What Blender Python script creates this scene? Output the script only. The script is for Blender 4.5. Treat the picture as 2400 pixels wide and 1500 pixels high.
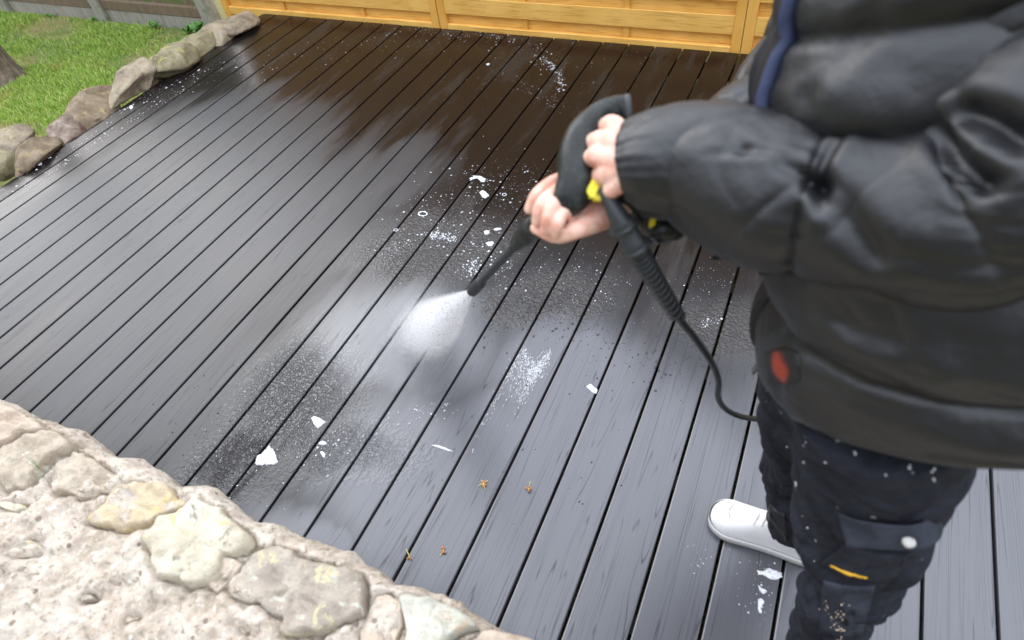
import bpy, bmesh, math, random
import numpy as np
from mathutils import Vector, Matrix, Euler, noise

random.seed(7)
rng = np.random.default_rng(7)
scene = bpy.context.scene
COL = scene.collection
for o in list(bpy.data.objects):
    bpy.data.objects.remove(o)

# ------------------------------------------------------------------ camera
CAM = Vector((0.97955, -3.35698, 1.60462))
ROT = Euler((0.731661, 0.110769, 0.422036), 'XYZ')
FPX = 1447.52
cam_d = bpy.data.cameras.new("camera")
cam = bpy.data.objects.new("camera", cam_d)
COL.objects.link(cam)
cam.location = CAM
cam.rotation_euler = ROT
cam_d.sensor_width = 36.0
cam_d.lens = FPX / 2400 * 36
cam_d.clip_start = 0.02
cam_d.clip_end = 400
cam_d.dof.use_dof = True
cam_d.dof.focus_distance = 2.45
cam_d.dof.aperture_fstop = 3.2
scene.camera = cam

# ------------------------------------------------------------------ light
SUN_EL, SUN_AZ = math.radians(34), math.radians(-63)
world = bpy.data.worlds.new("World")
scene.world = world
world.use_nodes = True
wn, wl = world.node_tree.nodes, world.node_tree.links
wn.clear()
sky = wn.new("ShaderNodeTexSky")
sky.sky_type = 'NISHITA'
sky.sun_disc = False
sky.sun_elevation = SUN_EL
sky.sun_rotation = SUN_AZ
sky.air_density = 1.0
sky.dust_density = 3.0
# a closed cloud deck: brightest overhead, three times darker at the horizon
geo = wn.new("ShaderNodeTexCoord")
sep = wn.new("ShaderNodeSeparateXYZ")
wl.new(geo.outputs['Generated'], sep.inputs[0])
mr = wn.new("ShaderNodeMapRange")
mr.inputs['From Min'].default_value = 0
mr.inputs['From Max'].default_value = 1
mr.inputs['To Min'].default_value = 5.5
mr.inputs['To Max'].default_value = 25.0
wl.new(sep.outputs['Z'], mr.inputs['Value'])
tint = wn.new("ShaderNodeVectorMath"); tint.operation = 'SCALE'
tint.inputs[0].default_value = (0.89, 0.96, 1.09)
wl.new(mr.outputs[0], tint.inputs['Scale'])
mx = wn.new("ShaderNodeMix"); mx.data_type = 'RGBA'
mx.inputs['Factor'].default_value = 0.9
wl.new(sky.outputs[0], mx.inputs['A'])
wl.new(tint.outputs[0], mx.inputs['B'])
bg = wn.new("ShaderNodeBackground")
bg.inputs['Strength'].default_value = 0.12
wl.new(mx.outputs['Result'], bg.inputs[0])
wo = wn.new("ShaderNodeOutputWorld")
wl.new(bg.outputs[0], wo.inputs[0])

sun_d = bpy.data.lights.new("sun", 'SUN')
sun_d.energy = 1.05
sun_d.angle = math.radians(34)
sun_d.color = (1.0, 0.97, 0.93)
sun = bpy.data.objects.new("sun", sun_d)
COL.objects.link(sun)
sv = Vector((math.sin(SUN_AZ) * math.cos(SUN_EL), math.cos(SUN_AZ) * math.cos(SUN_EL), math.sin(SUN_EL)))
sun.rotation_euler = sv.to_track_quat('Z', 'Y').to_euler()
sky.sun_rotation = SUN_AZ

scene.view_settings.view_transform = 'Standard'
scene.view_settings.look = 'None'
scene.view_settings.exposure = 0.5
scene.view_settings.gamma = 1
scene.view_settings.use_curve_mapping = False
scene.cycles.volume_bounces = 6
scene.cycles.volume_step_rate = 0.6

# ------------------------------------------------------------------ survey helpers (a sighted direction plus a distance, height or plane gives a point)
MR = ROT.to_matrix()


def sight(u, v):
    return MR @ Vector(((u - 1200) / FPX, -(v - 750) / FPX, -1.0))


def P(u, v, D):
    return CAM + sight(u, v) * D


def G(u, v, h=0.0):
    d = sight(u, v)
    return CAM + d * ((h - CAM.z) / d.z)


# ------------------------------------------------------------------ object helpers
def tag(o, label=None, cat=None, group=None, kind=None):
    if label: o['label'] = label
    if cat: o['category'] = cat
    if group: o['group'] = group
    if kind: o['kind'] = kind
    return o


def empty(name, loc=(0, 0, 0)):
    o = bpy.data.objects.new(name, None)
    o.empty_display_size = 0.05
    o.location = loc
    COL.objects.link(o)
    return o


def mesh_from(name, verts, faces, smooth=True):
    m = bpy.data.meshes.new(name)
    m.from_pydata([tuple(v) for v in verts], [], [tuple(f) for f in faces])
    m.update()
    if smooth:
        m.polygons.foreach_set('use_smooth', [True] * len(m.polygons))
    return m


def put(name, me, mat=None, parent=None, loc=None, rot=None):
    o = bpy.data.objects.new(name, me)
    COL.objects.link(o)
    if mat is not None and len(me.materials) == 0:
        me.materials.append(mat)
    if parent is not None:
        o.parent = parent
        o.matrix_parent_inverse = Matrix.Translation(-Vector(parent.location))
    if loc is not None: o.location = loc
    if rot is not None: o.rotation_euler = rot
    return o


class MB:
    """collects shapes for ONE mesh object"""
    def __init__(s):
        s.v, s.f = [], []

    def add(s, v, f):
        n = len(s.v)
        s.v.extend([tuple(p) for p in v])
        s.f.extend([tuple(i + n for i in q) for q in f])
        return s

    def box(s, c, d, R=None):
        v = []
        for x in (-.5, .5):
            for y in (-.5, .5):
                for z in (-.5, .5):
                    p = Vector((x * d[0], y * d[1], z * d[2]))
                    if R is not None: p = R @ p
                    v.append(p + Vector(c))
        return s.add(v, [(0, 1, 3, 2), (4, 6, 7, 5), (0, 4, 5, 1), (2, 3, 7, 6), (0, 2, 6, 4), (1, 5, 7, 3)])

    def build(s, name, mat, parent=None, smooth=False, bevel=0.0, seg=2):
        me = mesh_from(name, s.v, s.f, smooth)
        o = put(name, me, mat, parent)
        if bevel:
            b = o.modifiers.new('bevel', 'BEVEL')
            b.width = bevel; b.segments = seg; b.limit_method = 'ANGLE'
        return o


def catmull(pts, n):
    pts = [np.array(p, float) for p in pts]
    ext = [2 * pts[0] - pts[1]] + pts + [2 * pts[-1] - pts[-2]]
    k = len(pts) - 1
    out = []
    for i in range(n):
        t = i / (n - 1) * k
        j = min(int(t), k - 1); t -= j
        a, b, c, d = ext[j:j + 4]
        out.append(0.5 * (2 * b + (c - a) * t + (2 * a - 5 * b + 4 * c - d) * t * t + (3 * b - a - 3 * c + d) * t ** 3))
    return np.array(out)


def loft(path, ra, rb, up, nu, nv, disp=None, caps=True, power=2.0):
    """tube along a path; ra is the radius along the side vector, rb along the up vector; returns verts and faces"""
    C = catmull(path, nu)
    A = catmull([[r] for r in ra], nu)[:, 0]
    B = catmull([[r] for r in rb], nu)[:, 0]
    T = np.gradient(C, axis=0)
    T /= np.linalg.norm(T, axis=1)[:, None]
    s = np.concatenate([[0], np.cumsum(np.linalg.norm(np.diff(C, axis=0), axis=1))])
    u0 = np.array(up, float)
    V = []
    for i in range(nu):
        u = u0 - T[i] * np.dot(u0, T[i]); u /= np.linalg.norm(u)
        w = np.cross(T[i], u)
        u0 = u * 0.7 + np.array(up, float) * 0.3
        for j in range(nv):
            th = 2 * math.pi * j / nv
            c, sn = math.cos(th), math.sin(th)
            if power != 2.0:
                c = math.copysign(abs(c) ** (2 / power), c); sn = math.copysign(abs(sn) ** (2 / power), sn)
            off = w * (A[i] * c) + u * (B[i] * sn)
            p = C[i] + off
            if disp is not None:
                n = off / (np.linalg.norm(off) + 1e-9)
                p = p + n * disp(s[i], th, p, s[-1])
            V.append(p)
    F = []
    for i in range(nu - 1):
        for j in range(nv):
            k = (j + 1) % nv
            F.append((i * nv + j, i * nv + k, (i + 1) * nv + k, (i + 1) * nv + j))
    if caps:
        V.append(C[0]); V.append(C[-1])
        a, b = len(V) - 2, len(V) - 1
        for j in range(nv):
            k = (j + 1) % nv
            F.append((a, k, j)); F.append((b, (nu - 1) * nv + j, (nu - 1) * nv + k))
    return V, F


def capsule_chain(pts, nv=14, ncap=4):
    """rounded tapering chain of (point, radius)"""
    C = [np.array(p, float) for p, r in pts]; R = [r for p, r in pts]
    n = max(8, 6 * len(C))
    c = catmull(C, n); r = catmull([[x] for x in R], n)[:, 0]
    t0 = c[0] - c[1]; t0 /= np.linalg.norm(t0)
    t1 = c[-1] - c[-2]; t1 /= np.linalg.norm(t1)
    pre, post, rp, rq = [], [], [], []
    for i in range(ncap, 0, -1):
        a = i / ncap * math.pi / 2 * 0.97
        pre.append(c[0] + t0 * r[0] * math.sin(a)); rp.append(r[0] * math.cos(a))
    for i in range(1, ncap + 1):
        a = i / ncap * math.pi / 2 * 0.97
        post.append(c[-1] + t1 * r[-1] * math.sin(a)); rq.append(r[-1] * math.cos(a))
    c = np.array(pre + list(c) + post); r = np.array(rp + list(r) + rq)
    nu = len(c)
    T = np.gradient(c, axis=0); T /= np.linalg.norm(T, axis=1)[:, None]
    ref = np.array([0.31, 0.22, 0.92])
    V = []
    for i in range(nu):
        u = ref - T[i] * np.dot(ref, T[i])
        if np.linalg.norm(u) < 0.15:
            u = np.array([1.0, 0, 0]) - T[i] * T[i][0]
        u /= np.linalg.norm(u); ref = u
        w = np.cross(T[i], u)
        for j in range(nv):
            th = 2 * math.pi * j / nv
            V.append(c[i] + (w * math.cos(th) + u * math.sin(th)) * r[i])
    F = []
    for i in range(nu - 1):
        for j in range(nv):
            k = (j + 1) % nv
            F.append((i * nv + j, i * nv + k, (i + 1) * nv + k, (i + 1) * nv + j))
    F.append(tuple(range(nv - 1, -1, -1))); F.append(tuple(range((nu - 1) * nv, nu * nv)))
    return V, F


def remeshed(mb, voxel, smooth_it=4, factor=0.5):
    """the union of the shapes in mb as one continuous skin"""
    me = mesh_from('tmp', mb.v, mb.f)
    bm = bmesh.new(); bm.from_mesh(me); bmesh.ops.recalc_face_normals(bm, faces=bm.faces); bm.to_mesh(me); bm.free()
    o = bpy.data.objects.new('tmp', me); COL.objects.link(o)
    r = o.modifiers.new('r', 'REMESH'); r.mode = 'VOXEL'; r.voxel_size = voxel; r.use_smooth_shade = True
    if smooth_it:
        s = o.modifiers.new('s', 'SMOOTH'); s.factor = factor; s.iterations = smooth_it
    dg = bpy.context.evaluated_depsgraph_get()
    out = bpy.data.meshes.new_from_object(o.evaluated_get(dg))
    bpy.data.objects.remove(o); bpy.data.meshes.remove(me)
    return out


def displace(me, fn):
    n = len(me.vertices)
    co = np.empty(n * 3); me.vertices.foreach_get('co', co); co = co.reshape(-1, 3)
    no = np.empty(n * 3); me.vertex_normals.foreach_get('vector', no); no = no.reshape(-1, 3)
    d = np.array([fn(co[i], no[i]) for i in range(n)])
    co += no * d[:, None]
    me.vertices.foreach_set('co', co.ravel()); me.update()


def nz(p, s, seed=0.0):
    return noise.noise(Vector((p[0] * s + seed, p[1] * s - seed * 0.7, p[2] * s + seed * 1.3)))


def fbm(p, s, o=4, seed=0.0):
    return noise.fractal(Vector((p[0] * s + seed, p[1] * s - seed * 0.7, p[2] * s + seed * 1.3)), 1.0, 2.0, o)


# ------------------------------------------------------------------ material helper
class NT:
    def __init__(s, name):
        s.m = bpy.data.materials.new(name); s.m.use_nodes = True
        s.n, s.l = s.m.node_tree.nodes, s.m.node_tree.links
        s.n.clear()
        s.out = s.n.new('ShaderNodeOutputMaterial')
        s.b = s.n.new('ShaderNodeBsdfPrincipled')
        s.l.new(s.b.outputs[0], s.out.inputs[0])

    def set(s, k, v):
        i = s.b.inputs[k]
        if hasattr(v, 'is_output') or isinstance(v, bpy.types.NodeSocket): s.l.new(v, i)
        elif isinstance(v, tuple) and len(v) == 3: i.default_value = (*v, 1)
        else: i.default_value = v
        return s

    def _in(s, sock, v):
        if isinstance(v, bpy.types.NodeSocket): s.l.new(v, sock)
        elif isinstance(v, tuple) and sock.type == 'RGBA' and len(v) == 3: sock.default_value = (*v, 1)
        else: sock.default_value = v

    def pos(s): return s.n.new('ShaderNodeNewGeometry').outputs['Position']
    def obj(s): return s.n.new('ShaderNodeTexCoord').outputs['Object']
    def rand(s): return s.n.new('ShaderNodeObjectInfo').outputs['Random']

    def vm(s, op, a, b=None, scale=None):
        n = s.n.new('ShaderNodeVectorMath'); n.operation = op
        s._in(n.inputs[0], a)
        if b is not None: s._in(n.inputs[1], b)
        if scale is not None: s._in(n.inputs['Scale'], scale)
        return n.outputs['Value'] if op in ('LENGTH', 'DOT_PRODUCT', 'DISTANCE') else n.outputs[0]

    def ma(s, op, a, b=None, clamp=False):
        n = s.n.new('ShaderNodeMath'); n.operation = op; n.use_clamp = clamp
        s._in(n.inputs[0], a)
        if b is not None: s._in(n.inputs[1], b)
        return n.outputs[0]

    def noise(s, vec, scale, detail=4, rough=0.55, dist=0.0, fac=True):
        n = s.n.new('ShaderNodeTexNoise')
        s._in(n.inputs['Vector'], vec)
        n.inputs['Scale'].default_value = scale; n.inputs['Detail'].default_value = detail
        n.inputs['Roughness'].default_value = rough; n.inputs['Distortion'].default_value = dist
        return n.outputs['Fac'] if fac else n.outputs['Color']

    def voro(s, vec, scale, feature='F1', out='Distance'):
        n = s.n.new('ShaderNodeTexVoronoi'); n.feature = feature
        s._in(n.inputs['Vector'], vec); n.inputs['Scale'].default_value = scale
        return n.outputs[out]

    def mr(s, v, a, b, c=0.0, d=1.0, smooth=True):
        n = s.n.new('ShaderNodeMapRange')
        n.interpolation_type = 'SMOOTHSTEP' if smooth else 'LINEAR'
        s._in(n.inputs['Value'], v)
        n.inputs['From Min'].default_value = a; n.inputs['From Max'].default_value = b
        n.inputs['To Min'].default_value = c; n.inputs['To Max'].default_value = d
        return n.outputs[0]

    def mix(s, f, a, b):
        n = s.n.new('ShaderNodeMix'); n.data_type = 'RGBA'
        s._in(n.inputs['Factor'], f); s._in(n.inputs['A'], a); s._in(n.inputs['B'], b)
        return n.outputs['Result']

    def mixf(s, f, a, b):
        n = s.n.new('ShaderNodeMix'); n.data_type = 'FLOAT'
        s._in(n.inputs[0], f); s._in(n.inputs[2], a); s._in(n.inputs[3], b)
        return n.outputs[0]

    def ramp(s, f, stops):
        n = s.n.new('ShaderNodeValToRGB')
        s._in(n.inputs[0], f)
        e = n.color_ramp.elements
        while len(e) < len(stops): e.new(0.5)
        for i, (p, c) in enumerate(stops):
            e[i].position = p; e[i].color = (*c, 1)
        return n.outputs[0]

    def bump(s, h, strength, dist, normal=None):
        n = s.n.new('ShaderNodeBump')
        s._in(n.inputs['Strength'], strength); n.inputs['Distance'].default_value = dist
        s._in(n.inputs['Height'], h)
        if normal is not None: s.l.new(normal, n.inputs['Normal'])
        return n.outputs[0]

    def ellipse(s, vec, c, r, ang=0.0, soft=(0.7, 1.1)):
        """1 inside a soft ellipse on the deck"""
        n = s.n.new('ShaderNodeMapping'); n.vector_type = 'TEXTURE'
        n.inputs['Location'].default_value = (c[0], c[1], 0)
        n.inputs['Rotation'].default_value = (0, 0, ang)
        n.inputs['Scale'].default_value = (r[0], r[1], 1000)
        s._in(n.inputs['Vector'], vec)
        L = s.vm('LENGTH', n.outputs[0])
        return s.mr(L, soft[0], soft[1], 1.0, 0.0)


def simple(name, col, rough=0.5, spec=0.5, bump=None, var=0.0, vs=20):
    t = NT(name)
    if var:
        n = t.noise(t.pos(), vs, 5)
        t.set('Base Color', t.mix(t.mr(n, 0.3, 0.7), tuple(c * (1 - var) for c in col), tuple(min(1, c * (1 + var)) for c in col)))
    else:
        t.set('Base Color', col)
    t.set('Roughness', rough); t.set('Specular IOR Level', spec)
    if bump:
        t.set('Normal', t.bump(t.noise(t.pos(), bump[0], 5), bump[1], bump[2]))
    return t.m


M = {}
X0 = -2.662          # left edge of the deck
# ---- wet black composite decking
t = NT('wet_composite_deck')
pos = t.pos(); rnd = t.rand()
off = t.vm('SCALE', (13.0, 29.0, 7.0), scale=rnd)
shift = t.vm('ADD', t.vm('MULTIPLY', pos, (1.0, 0.028, 1.0)), off)
field = t.noise(shift, 12.0, 2.0, 0.4)
lines = t.mr(t.ma('ABSOLUTE', t.ma('SINE', t.ma('MULTIPLY', field, 105.0))), 0.0, 0.30, 1.0, 0.0)
longn = t.noise(t.vm('MULTIPLY', shift, (1, 0.6, 1)), 75.0, 3, 0.6)
groove = t.ma('MULTIPLY', lines, t.mr(longn, 0.36, 0.60))
fine = t.noise(t.vm('MULTIPLY', shift, (1, 0.4, 1)), 300.0, 2, 0.6)
groove = t.ma('MAXIMUM', groove, t.ma('MULTIPLY', t.mr(fine, 0.56, 0.74), t.mr(longn, 0.40, 0.62)))
# where the boards are soapy-dry, where reflected sky is painted into the base, and where they carry standing water
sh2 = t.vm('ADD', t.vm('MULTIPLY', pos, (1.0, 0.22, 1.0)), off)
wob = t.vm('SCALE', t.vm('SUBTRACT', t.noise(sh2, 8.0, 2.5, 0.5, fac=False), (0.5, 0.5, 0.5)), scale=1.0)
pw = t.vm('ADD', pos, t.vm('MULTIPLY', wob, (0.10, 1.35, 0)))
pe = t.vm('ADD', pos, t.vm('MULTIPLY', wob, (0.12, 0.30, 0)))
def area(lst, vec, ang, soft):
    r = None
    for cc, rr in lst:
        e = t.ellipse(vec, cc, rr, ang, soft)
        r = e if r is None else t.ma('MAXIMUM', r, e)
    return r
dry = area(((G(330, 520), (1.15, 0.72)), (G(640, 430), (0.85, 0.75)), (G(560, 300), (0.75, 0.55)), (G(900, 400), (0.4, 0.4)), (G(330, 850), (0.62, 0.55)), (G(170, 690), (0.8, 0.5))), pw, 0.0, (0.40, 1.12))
sky_paint = area(((G(1500, 1250), (0.95, 0.62)), (G(1080, 1130), (0.55, 0.42)), (G(2300, 1300), (0.8, 0.8)), (G(950, 790), (0.42, 0.30)), (G(1330, 880), (0.34, 0.30)), (G(760, 1330), (0.35, 0.15))), pe, 0.0, (0.50, 1.20))
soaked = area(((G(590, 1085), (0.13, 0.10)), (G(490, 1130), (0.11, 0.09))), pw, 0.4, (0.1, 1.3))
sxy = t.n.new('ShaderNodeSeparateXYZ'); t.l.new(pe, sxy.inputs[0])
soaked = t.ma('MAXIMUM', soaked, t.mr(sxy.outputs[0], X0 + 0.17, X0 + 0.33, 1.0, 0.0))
sky_paint = t.ma('MULTIPLY', sky_paint, t.ma('SUBTRACT', 1.0, soaked))
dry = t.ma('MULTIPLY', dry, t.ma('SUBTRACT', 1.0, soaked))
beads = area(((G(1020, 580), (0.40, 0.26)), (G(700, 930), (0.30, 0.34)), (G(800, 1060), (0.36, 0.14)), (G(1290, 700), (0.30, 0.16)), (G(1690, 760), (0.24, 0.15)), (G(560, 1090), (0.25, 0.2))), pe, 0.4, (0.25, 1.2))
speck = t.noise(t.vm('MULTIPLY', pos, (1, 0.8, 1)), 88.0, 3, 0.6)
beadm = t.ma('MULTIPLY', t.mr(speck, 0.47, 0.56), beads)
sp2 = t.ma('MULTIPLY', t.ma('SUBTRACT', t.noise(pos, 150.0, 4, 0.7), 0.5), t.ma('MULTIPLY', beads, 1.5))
sky_paint = t.mr(t.ma('ADD', sky_paint, sp2), 0.0, 1.0, smooth=False)
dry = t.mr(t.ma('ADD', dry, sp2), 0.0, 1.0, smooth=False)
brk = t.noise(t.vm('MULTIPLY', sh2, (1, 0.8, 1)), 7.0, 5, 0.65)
light = t.ma('MAXIMUM', sky_paint, dry)
base = t.mix(sky_paint, (0.0056, 0.0038, 0.0040), (0.060, 0.0605, 0.069))  # base colour lifted and blued to stand in for reflected sky
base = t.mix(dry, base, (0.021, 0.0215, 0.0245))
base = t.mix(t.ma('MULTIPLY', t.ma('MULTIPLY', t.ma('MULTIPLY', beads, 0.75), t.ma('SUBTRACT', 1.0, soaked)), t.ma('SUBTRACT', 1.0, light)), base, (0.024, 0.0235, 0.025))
base = t.mix(t.ma('MULTIPLY', t.ma('MULTIPLY', t.mr(brk, 0.50, 0.72), 0.5), t.ma('SUBTRACT', 1.0, sky_paint)), base, (0.036, 0.033, 0.031))
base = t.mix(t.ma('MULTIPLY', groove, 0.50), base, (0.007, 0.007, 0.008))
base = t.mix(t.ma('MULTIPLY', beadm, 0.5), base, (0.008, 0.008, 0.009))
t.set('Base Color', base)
rough = t.mixf(light, 0.24, 0.42)
rough = t.mixf(t.ma('MULTIPLY', sky_paint, t.ma('SUBTRACT', 1.0, dry)), rough, 0.32)
rough = t.mixf(t.ma('MULTIPLY', t.mr(brk, 0.52, 0.70), t.ma('SUBTRACT', 1.0, sky_paint)), rough, 0.42)
rough = t.mixf(beadm, rough, 0.12)
t.set('Roughness', rough)
ior = t.mixf(sky_paint, t.mixf(dry, t.mixf(t.ma('MULTIPLY', beads, t.ma('SUBTRACT', 1.0, soaked)), 1.35, 1.55), 1.47), 1.72)
t.set('IOR', t.mixf(t.ma('MULTIPLY', groove, 0.55), ior, 1.25))
nb = t.bump(t.ma('MULTIPLY', groove, -1.0), 0.10, 0.0010)
nb = t.bump(t.noise(pos, 30.0, 3), 0.05, 0.002, nb)
nb = t.bump(t.ma('MULTIPLY', t.mr(speck, 0.38, 0.62), beads), t.mixf(beads, 0.0, 0.9), 0.0024, nb)
t.set('Normal', nb)
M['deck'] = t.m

# ---- yellow stained fence timber
t = NT('yellow_stained_timber')
p = t.vm('ADD', t.pos(), t.vm('SCALE', (3.0, 5.0, 9.0), scale=t.rand()))
gr = t.noise(t.vm('MULTIPLY', p, (0.06, 1, 1)), 120.0, 4, 0.6)
bl = t.noise(p, 5.0, 4)
c = t.mix(t.mr(bl, 0.3, 0.7), (0.725, 0.395, 0.078), (0.82, 0.485, 0.12))
c = t.mix(t.ma('MULTIPLY', t.mr(gr, 0.48, 0.72), 0.65), c, (0.44, 0.20, 0.032))
kn = t.voro(t.vm('MULTIPLY', p, (0.45, 1, 1)), 5.0)
c = t.mix(t.mr(kn, 0.02, 0.075, 0.8, 0.0), c, (0.25, 0.10, 0.02))
t.set('Base Color', c); t.set('Roughness', 0.62)
t.set('Normal', t.bump(gr, 0.25, 0.002))
M['yellow'] = t.m
t = NT('yellow_stained_upright')
p = t.vm('ADD', t.pos(), t.vm('SCALE', (3.0, 5.0, 9.0), scale=t.rand()))
gr = t.noise(t.vm('MULTIPLY', p, (1, 1, 0.06)), 120.0, 4, 0.6)
c = t.mix(t.mr(t.noise(p, 5.0, 4), 0.3, 0.7), (0.66, 0.325, 0.048), (0.76, 0.405, 0.08))
c = t.mix(t.ma('MULTIPLY', t.mr(gr, 0.5, 0.8), 0.5), c, (0.36, 0.15, 0.02))
t.set('Base Color', c); t.set('Roughness', 0.62); t.set('Normal', t.bump(gr, 0.25, 0.002))
M['yellow_up'] = t.m

# ---- old mossy fence, concrete
def mossy(name, c0, c1, moss, amount, scale):
    t = NT(name)
    p = t.pos()
    gr = t.noise(t.vm('MULTIPLY', p, (1, 1, 0.12)), 60.0, 5, 0.6)
    c = t.mix(t.mr(gr, 0.3, 0.75), c0, c1)
    mo = t.noise(t.vm('ADD', p, t.vm('SCALE', (3.0, 5.0, 9.0), scale=t.rand())), scale, 6, 0.65)
    c = t.mix(t.mr(mo, amount, amount + 0.14), c, moss)
    t.set('Base Color', c); t.set('Roughness', 0.85)
    t.set('Normal', t.bump(t.noise(p, 70.0, 6, 0.7), 0.5, 0.006))
    return t.m


M['old_board'] = mossy('mossy_old_board', (0.12, 0.095, 0.05), (0.20, 0.17, 0.09), (0.10, 0.15, 0.035), 0.46, 7)
M['old_rail'] = mossy('brown_old_rail', (0.13, 0.085, 0.05), (0.22, 0.16, 0.10), (0.12, 0.15, 0.05), 0.60, 9)
M['concrete'] = mossy('weathered_concrete', (0.24, 0.22, 0.18), (0.36, 0.335, 0.28), (0.15, 0.17, 0.08), 0.54, 8)

# ---- soil and lawn
t = NT('mossy_lawn_soil')
p = t.pos()
n1 = t.noise(p, 2.4, 5, 0.6); n2 = t.noise(p, 40.0, 6, 0.7)
c = t.mix(t.mr(n1, 0.4, 0.6), (0.095, 0.15, 0.022), (0.22, 0.19, 0.06))
c = t.mix(t.mr(n2, 0.45, 0.75), c, (0.15, 0.11, 0.06))
t.set('Base Color', c); t.set('Roughness', 0.95)
t.set('Normal', t.bump(n2, 0.8, 0.02))
M['soil'] = t.m
t = NT('grass_blades')
at = t.n.new('ShaderNodeAttribute'); at.attribute_name = 'tone'
p = t.pos()
n1 = t.noise(p, 2.3, 4, 0.6)
c = t.ramp(at.outputs['Fac'], [(0.0, (0.11, 0.18, 0.02)), (0.45, (0.27, 0.43, 0.05)), (0.8, (0.42, 0.56, 0.10)), (1.0, (0.55, 0.45, 0.22))])
c = t.mix(t.mr(n1, 0.56, 0.72), c, (0.40, 0.38, 0.09))
t.set('Base Color', c); t.set('Roughness', 0.55)
t.set('Subsurface Weight', 0.0)
M['grass'] = t.m

# ---- stones
def stone_mat(name, c0, c1, c2, lichen=None, la=0.6, spots=None, scale=9.0, rough=0.85):
    t = NT(name)
    p = t.vm('ADD', t.pos(), t.vm('SCALE', (13.0, 5.0, 9.0), scale=t.rand()))
    n = t.noise(p, scale, 7, 0.65, 0.4)
    c = t.ramp(n, [(0.30, c0), (0.5, c1), (0.70, c2)])
    g = t.noise(p, 140.0, 4, 0.7)
    c = t.mix(t.mr(g, 0.5, 0.8, 0, 0.55), c, tuple(x * 0.45 for x in c0))
    if lichen:
        L = t.noise(p, 15.0, 6, 0.7, 0.8)
        c = t.mix(t.mr(L, la, la + 0.05), c, lichen)
    if spots:
        L2 = t.noise(t.vm('ADD', p, (4.0, 3.0, 1.0)), 23.0, 5, 0.7, 0.5)
        c = t.mix(t.mr(L2, 0.58, 0.64), c, spots)
    t.set('Base Color', c); t.set('Roughness', rough)
    h = t.ma('ADD', t.noise(p, 26.0, 8, 0.7), t.ma('MULTIPLY', g, 0.25))
    t.set('Normal', t.bump(h, 0.75, 0.02))
    return t.m


M['st_tan'] = stone_mat('tan_stone', (0.30, 0.235, 0.165), (0.46, 0.385, 0.29), (0.56, 0.49, 0.39), (0.56, 0.54, 0.43), 0.60)
M['st_ochre'] = stone_mat('ochre_stone', (0.38, 0.29, 0.20), (0.52, 0.42, 0.27), (0.58, 0.47, 0.33), (0.46, 0.40, 0.35), 0.56, (0.58, 0.44, 0.20))
M['st_white'] = stone_mat('pale_lichen_stone', (0.42, 0.36, 0.26), (0.57, 0.51, 0.385), (0.67, 0.61, 0.48), (0.62, 0.49, 0.24), 0.60, (0.30, 0.27, 0.21))
M['st_purple'] = stone_mat('purple_grey_stone', (0.27, 0.22, 0.175), (0.395, 0.335, 0.265), (0.48, 0.42, 0.335), (0.54, 0.48, 0.29), 0.54, (0.50, 0.49, 0.41))
M['st_green'] = stone_mat('green_grey_stone', (0.32, 0.31, 0.25), (0.50, 0.48, 0.39), (0.62, 0.59, 0.50), (0.56, 0.44, 0.30), 0.58, (0.40, 0.44, 0.37))
M['st_pink'] = stone_mat('pinkish_stone', (0.38, 0.29, 0.21), (0.52, 0.42, 0.32), (0.60, 0.51, 0.40), (0.62, 0.57, 0.44), 0.58)
M['rk_brown'] = stone_mat('brown_rock', (0.07, 0.045, 0.025), (0.19, 0.14, 0.085), (0.33, 0.26, 0.18), (0.34, 0.27, 0.09), 0.60, None, 10)
M['rk_grey'] = stone_mat('grey_rock', (0.10, 0.08, 0.055), (0.27, 0.215, 0.145), (0.40, 0.335, 0.24), (0.33, 0.32, 0.15), 0.60, None, 10)
M['rk_olive'] = stone_mat('olive_rock', (0.09, 0.075, 0.035), (0.23, 0.20, 0.115), (0.35, 0.31, 0.20), (0.32, 0.29, 0.10), 0.57, None, 10)
M['rk_red'] = stone_mat('wet_red_rock', (0.045, 0.022, 0.014), (0.12, 0.07, 0.045), (0.33, 0.26, 0.185), (0.13, 0.12, 0.05), 0.60, None, 8, 0.45)
t = NT('pebbly_mortar')
p = t.pos()
n = t.noise(p, 11.0, 7, 0.65)
c = t.ramp(n, [(0.34, (0.40, 0.33, 0.245)), (0.46, (0.57, 0.475, 0.375)), (0.60, (0.67, 0.59, 0.49))])
md = t.noise(p, 62.0, 5, 0.75, 0.5)
c = t.mix(t.mr(md, 0.53, 0.66), c, (0.75, 0.675, 0.57))
c = t.mix(t.mr(md, 0.46, 0.36), c, (0.33, 0.27, 0.20))
v1 = t.voro(p, 70.0); vc = t.voro(p, 70.0, out='Color')
sepc = t.n.new('ShaderNodeSeparateColor'); t.l.new(vc, sepc.inputs[0])
peb = t.ma('MULTIPLY', t.mr(v1, 0.28, 0.40, 1.0, 0.0), t.mr(sepc.outputs[0], 0.74, 0.78))
c = t.mix(peb, c, t.ramp(sepc.outputs[1], [(0.0, (0.24, 0.18, 0.14)), (0.5, (0.55, 0.42, 0.32)), (1.0, (0.74, 0.70, 0.62))]))
dk = t.noise(p, 27.0, 5, 0.65)
c = t.mix(t.mr(dk, 0.60, 0.68, 0, 0.7), c, (0.33, 0.27, 0.20))
t.set('Base Color', c); t.set('Roughness', 0.95)
h = t.ma('ADD', t.noise(p, 45.0, 8, 0.75), t.ma('MULTIPLY', peb, 0.35))
t.set('Normal', t.bump(h, 0.9, 0.015))
M['mortar'] = t.m

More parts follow.
